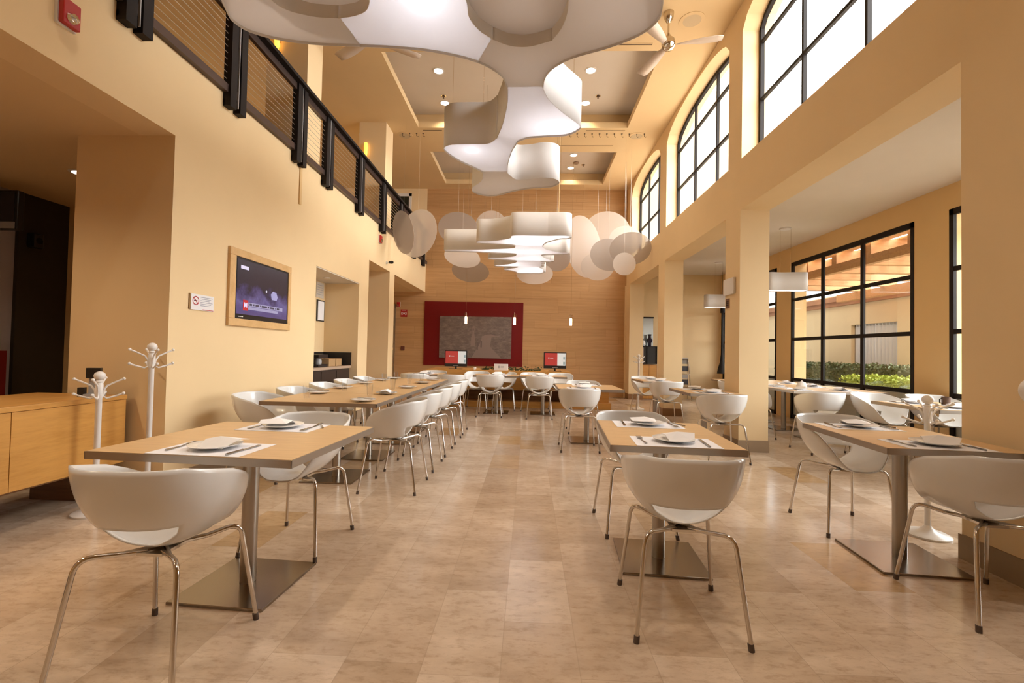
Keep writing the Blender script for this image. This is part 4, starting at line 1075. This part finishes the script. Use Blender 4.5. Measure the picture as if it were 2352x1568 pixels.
def star(cx_, y0, y1, xl, xr, yl, yr, nl=.12, nr=.12, nk=.24):
    """amoeba between necks at y0 and y1 with a left and a right lobe"""
    L = [(cx_ - nk, y0), (cx_ - nk - .08, (y0 + yl) / 2 - .05), ((cx_ - nk + xl) / 2 - .05, yl - nl), (xl + .06, yl - nl * .8), (xl, yl), (xl + .06, yl + nl * .8), ((cx_ - nk + xl) / 2 - .05, yl + nl), (cx_ - nk - .06, (y1 + yl) / 2 + .06), (cx_ - nk, y1)]
    Rr = [(cx_ + nk, y1), (cx_ + nk + .06, (y1 + yr) / 2 + .06), ((cx_ + nk + xr) / 2 + .05, yr + nr), (xr - .06, yr + nr * .8), (xr, yr), (xr - .06, yr - nr * .8), ((cx_ + nk + xr) / 2 + .05, yr - nr), (cx_ + nk + .08, (y0 + yr) / 2 - .05), (cx_ + nk, y0)]
    return L + Rr
stars = [(-.03, 7.25, 8.0, -.93, .66, 7.75, 7.35), (-.03, 8.0, 8.75, -1.60, .74, 8.42, 8.55), (-.03, 8.75, 9.35, -.85, .48, 9.1, 9.28), (-.03, 9.35, 10.0, -.78, .3, 9.85, 9.7), (-.03, 10.0, 10.8, -.6, .36, 10.3, 10.55)]
for k, s in enumerate(stars):
    p = star(*s); n_ = len(p)
    sm = set()
    if k < len(stars) - 1: sm.add(8)
    if k > 0: sm.add(n_ - 1)
    module(cB, p, sm, ZB, HB2, True, fab=OPAQ)
for x, y, w_ in ((.0, 7.8, 40), (.42, 7.38, 26), (-.60, 8.46, 30), (.02, 8.5, 26), (.0, 9.12, 34), (-.42, 9.82, 30), (.08, 10.5, 34)): bulb(cB, x, y, ZB + .14, w_, .05, CW)
for x, y in ((.45, 7.4), (-.8, 7.75), (.55, 8.62), (-.7, 9.1), (.2, 10.4), (-.7, 9.85)):
    MB().tube([(x, y, ZB + HB2 - .02), (x, y, ZC)], .002 if x != .45 else .005, 5).build('suspension_wire', CHROMEF if x != .45 else mat('orange cord', (.9, .6, .3), .4), cB)  # the single thicker wire is plain orange

# ------------------------------------------------------------------ sheer hanging discs
def P3(px, py, Y):
    v = Vector((px - CX_, py - CY_, F_)); r_ = Vector((v.dot(XW), v.dot(YW), v.dot(ZW))); t = Y / r_.y
    return (r_.x * t, Y, H + r_.z * t)
DSC = [  # x, y, z, rx, rz, turn, tilt, material, label part
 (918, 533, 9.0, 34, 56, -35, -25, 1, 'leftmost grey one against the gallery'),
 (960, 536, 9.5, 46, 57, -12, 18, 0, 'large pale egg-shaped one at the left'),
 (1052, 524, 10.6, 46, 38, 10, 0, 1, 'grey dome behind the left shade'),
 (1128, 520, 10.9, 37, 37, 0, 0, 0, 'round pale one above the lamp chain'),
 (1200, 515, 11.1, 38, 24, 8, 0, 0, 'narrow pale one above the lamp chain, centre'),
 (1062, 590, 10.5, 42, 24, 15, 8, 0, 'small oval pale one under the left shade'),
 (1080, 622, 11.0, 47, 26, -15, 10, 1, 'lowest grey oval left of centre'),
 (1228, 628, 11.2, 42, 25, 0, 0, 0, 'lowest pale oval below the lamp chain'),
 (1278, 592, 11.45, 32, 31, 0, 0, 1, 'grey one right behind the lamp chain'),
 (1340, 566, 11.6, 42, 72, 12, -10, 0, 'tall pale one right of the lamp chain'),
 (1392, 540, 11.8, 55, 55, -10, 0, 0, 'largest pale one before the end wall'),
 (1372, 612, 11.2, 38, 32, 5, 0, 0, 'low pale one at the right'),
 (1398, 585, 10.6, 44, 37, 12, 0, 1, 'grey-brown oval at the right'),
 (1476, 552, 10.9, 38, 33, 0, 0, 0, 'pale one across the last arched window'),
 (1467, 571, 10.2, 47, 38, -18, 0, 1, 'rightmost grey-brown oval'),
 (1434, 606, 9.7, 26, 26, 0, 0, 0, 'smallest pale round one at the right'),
]
for px, py, Y, a, b, turn, tilt, mm, lb in DSC:
    x, y, z = P3(px, py, Y); s_ = Y / F_; rx, rz = a * s_, b * s_
    x = min(x, 2.66 - rx * abs(math.cos(R(turn)))); x = max(x, -2.80 + rx * abs(math.cos(R(turn))))
    t = thing('hanging_disc', 'sheer fabric disc hanging before the end wall, ' + lb, 'hanging disc', (round(x, 3), y, round(z, 3)), R(turn), 'sheer fabric discs around the far chandelier')
    pr = []
    n = 48; v = []
    m = MB()
    for k in range(n):
        q = 2 * PI * k / n; v.append((rx * math.cos(q), -.004, rz * math.sin(q)))
    vb = [(p[0], .004, p[2]) for p in v]
    fs = [tuple(range(n)), tuple(range(2 * n - 1, n - 1, -1))] + [(k, n + k, n + (k + 1) % n, (k + 1) % n) for k in range(n)]
    m.raw(v + vb, fs); m.xf(Matrix.Rotation(R(tilt), 4, 'Y'))
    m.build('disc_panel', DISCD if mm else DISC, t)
    MB().tube([(0, 0, rz - .01), (0, 0, ZC - z)], .0012, 4).build('thread', CABLEM, t)

# ------------------------------------------------------------------ ceiling things
def fan(label, x, y, hub, angs):
    t = thing('ceiling_fan', label, 'ceiling fan', (x, y, hub), 0, 'ceiling fans')
    MB().lathe([(.07, ZC - hub), (.065, ZC - hub - .06), (.035, ZC - hub - .12), (.015, ZC - hub - .14)], 24).build('canopy', CHROMEF, t, smooth=True)
    MB().tube([(0, 0, .1), (0, 0, ZC - hub - .12)], .012, 12).build('downrod', CHROMEF, t, smooth=True)
    MB().lathe([(1e-4, -.09), (.05, -.08), (.085, -.04), (.09, .0), (.08, .05), (.04, .09), (.015, .14)], 28).build('motor', CHROMEF, t, smooth=True)
    for a in angs:
        b = MB(); v = []; f = []
        for k in range(9):
            u = k / 8; r_ = .1 + .58 * u; w_ = .03 + .05 * math.sin(min(1, u * 1.4) * PI / 2)
            if u > .9: w_ *= .75
            for s__ in (-1, 1): v.append((r_, s__ * w_, -.02 + s__ * .018 * (1 - .4 * u)))
        for k in range(8): f.append((2 * k, 2 * k + 2, 2 * k + 3, 2 * k + 1))
        b.raw(v, f).xf(Matrix.Rotation(R(a), 4, 'Z')); o = b.build('blade', FANB, t, smooth=True, solid=.008)
    return t
fan('chrome ceiling fan with pale blades by the right wall', 1.80, 6.1, 5.40, (-12, 108, 228))
fan('ceiling fan at the left, mostly hidden by the cloud chandelier', -2.2, 5.95, 5.38, (150, 30, 270))
dl = thing('recessed_downlight', '', 'ceiling light', (0, 0, 0), 0, 'recessed downlights')
MB().lathe([(.105, 0), (.105, -.006), (.08, -.010), (.08, 0)], 28).build('trim_ring', WHITEPL, dl, smooth=True)
MB().lathe([(1e-4, -.004), (.08, -.004), (.08, .0), (1e-4, .0)], 28).build('lamp_face', LAMPW, dl)
dlP = Proto(dl)
def spot(x, y, z, w_, ang=110, col=(1, .80, .55)):
    ld = bpy.data.lights.new('spot', 'SPOT'); ld.energy = w_; ld.spot_size = R(ang); ld.spot_blend = .6; ld.shadow_soft_size = .07; ld.color = col
    o = bpy.data.objects.new('spot', ld); C.objects.link(o); o.location = (x, y, z - .03)
for x, y, z, w_, lb in ((-1.70, 7.95, 6.2, 60, 'near left in the first ceiling tray'), (1.00, 7.95, 6.2, 60, 'near right in the first ceiling tray'), (-1.78, 9.0, 6.2, 60, 'far left in the first ceiling tray'), (1.04, 9.0, 6.2, 60, 'far right in the first ceiling tray'),
                    (1.04, 11.4, 6.2, 60, 'near right in the second ceiling tray'), (-1.7, 11.4, 6.2, 60, 'left in the second ceiling tray, behind the chandelier'), (1.04, 12.2, 6.2, 30, 'far right in the second ceiling tray'),
                    (-4.60, 4.45, 2.96, 20, 'in the lobby ceiling beyond the left wall'), (-3.62, 9.55, 5.82, 40, 'above the gallery beside the second pillar')):
    dlP.put((x, y, z), 0, 'round lit downlight, ' + lb); spot(x, y, z, w_)
spot(-3.9, 1.9, 2.96, 75, 150); spot(-4.6, .6, 2.96, 60, 150)  # unseen lobby spots added to brighten the wall jamb
for x, y, w_ in ((-1.7, .6, 115), (1.0, .6, 115), (-1.7, 1.9, 115), (1.0, 1.9, 90), (-.35, .2, 90)): spot(x, y, ZC, w_, 78, (1, .88, .74))  # unseen ceiling spots added to brighten the near floor and table tops
spr = thing('sprinkler', '', 'sprinkler', (0, 0, 0), 0, 'ceiling sprinklers')
MB().lathe([(.03, 0), (.03, -.006), (.01, -.01), (.008, -.04), (.018, -.045), (1e-4, -.05)], 14).build('sprinkler_head', mat('dark brass', (.12, .07, .04), .4, .6), spr, smooth=True)
MB().lathe([(.05, 0), (.05, -.003), (.03, -.004)], 18).build('escutcheon', CHROMEF, spr)
spP = Proto(spr)
for x, y, z, lb in ((-1.76, 8.75, 6.2, 'left in the first ceiling tray'), (1.25, 8.75, 6.2, 'right in the first ceiling tray'), (1.35, 12.0, 6.2, 'right in the second ceiling tray'), (-.95, 11.6, 6.2, 'left in the second ceiling tray'), (-4.6, 4.6, 5.82, 'above the near part of the gallery')):
    spP.put((x, y, z), 0, 'small dark ceiling sprinkler, ' + lb)
sd = thing('smoke_detector', 'round smoke detector beside the downlight in the second ceiling tray', 'smoke detector', (1.15, 11.85, 6.2))
MB().lathe([(.07, 0), (.07, -.025), (.05, -.045), (1e-4, -.05)], 24).build('detector_body', mat('tan plastic', (.35, .24, .16), .5), sd, smooth=True)
for k, (x, y, lb) in enumerate(((2.16, 6.24, 'near the right ceiling fan'), (2.19, 9.6, 'between the two ceiling trays at the right'), (-2.75, 9.6, 'between the two ceiling trays at the left'))):
    cs2 = thing('ceiling_speaker', 'flush round ceiling speaker ' + lb, 'ceiling speaker', (x, y, ZC), 0, 'round ceiling speakers')
    MB().lathe([(.17, 0), (.17, -.006), (.12, -.008), (.12, 0)], 32).build('speaker_ring', CEILM, cs2, smooth=True)
    MB().lathe([(1e-4, -.007), (.12, -.007), (.12, -.003)], 32).build('speaker_grille', mat('grille %d' % k, (.60, .46, .28), .7), cs2)
hk = one(MB().lathe([(.018, 0), (.018, -.006), (.006, -.01)], 10).tube([(0, 0, -.008), (0, 0, -.05), (.02, 0, -.075), (.04, 0, -.06)], .005, 6), 'ceiling_hook', mat('dark hook', (.10, .06, .035), .4, .5), '', 'hook')
hkP = Proto(hk)
HX = [-2.77, -2.62, -2.47, -2.33] + [-.35 + .153 * k for k in range(0, 0)] + [.78 + .155 * k for k in range(11)]
for k, x in enumerate(HX):
    hkP.put((x, 9.5, ZC), 0, 'small ceiling hook in the left group of the row between the trays' if x < 0 else 'small ceiling hook in the right group of the row between the trays', 'ceiling hooks, left group' if x < 0 else 'ceiling hooks, right group')
for k, (x0, x1, y, lb) in enumerate(((-.03, 1.78, 10.05, 'before the second ceiling tray'), (1.1, 1.9, 9.36, 'behind the first ceiling tray, right part'), (-2.3, -1.9, 9.36, 'behind the first ceiling tray, left part'), (1.75, 2.05, 5.6, 'nearest, beside the cloud chandelier'), (1.2, 1.75, 6.72, 'before the first ceiling tray'))):
    sv = thing('slot_vent', 'dark linear air slot in the ceiling ' + lb, 'air vent', ((x0 + x1) / 2, y, ZC), 0, 'linear ceiling vents')
    hw = (x1 - x0) / 2
    MB().box(-hw, hw, -.03, -.015, -.004, 0).box(-hw, hw, .015, .03, -.004, 0).build('vent_frame', CEILM, sv)
    MB().box(-hw, hw, -.015, .015, -.002, 0).build('vent_slot', mat('vent slot %d' % k, (.12, .07, .035), .7), sv)
for y, lb in ((5.76, 'nearer'), (9.0, 'farther')):
    sc = thing('wall_sconce', 'glowing amber wall light beside a gallery pillar, the %s one' % lb, 'wall light', (-3.36, y - .02, 5.25), 0, 'amber gallery sconces')
    MB().lathe([(.012, -.16), (.03, -.09), (.036, .04), (.03, .12)], 16).build('amber_shade', AMBER, sc, smooth=True)
    MB().box(-.02, .02, .0, .05, -.03, .03).build('bracket', CHROMEF, sc)

# ------------------------------------------------------------------ light
wd = bpy.data.worlds.new('world'); S.world = wd; wd.use_nodes = True
bg = wd.node_tree.nodes['Background']; bg.inputs[0].default_value = (.97, .975, 1.0, 1)
wt = wd.node_tree; tcw = wt.nodes.new('ShaderNodeTexCoord'); vm = wt.nodes.new('ShaderNodeVectorMath'); vm.operation = 'DOT_PRODUCT'
vm.inputs[1].default_value = (.86, -.10, .50); wt.links.new(tcw.outputs['Generated'], vm.inputs[0])
mr_ = wt.nodes.new('ShaderNodeMapRange'); mr_.interpolation_type = 'SMOOTHSTEP'
mr_.inputs['From Min'].default_value = .15; mr_.inputs['From Max'].default_value = .95
mr_.inputs['To Min'].default_value = 1.0; mr_.inputs['To Max'].default_value = 15.0
wt.links.new(vm.outputs['Value'], mr_.inputs['Value']); wt.links.new(mr_.outputs[0], bg.inputs[1])
S.view_settings.view_transform = 'Standard'; S.view_settings.look = 'None'; S.view_settings.gamma = 1
S.view_settings.use_curve_mapping = False
S.view_settings.exposure = 0.06
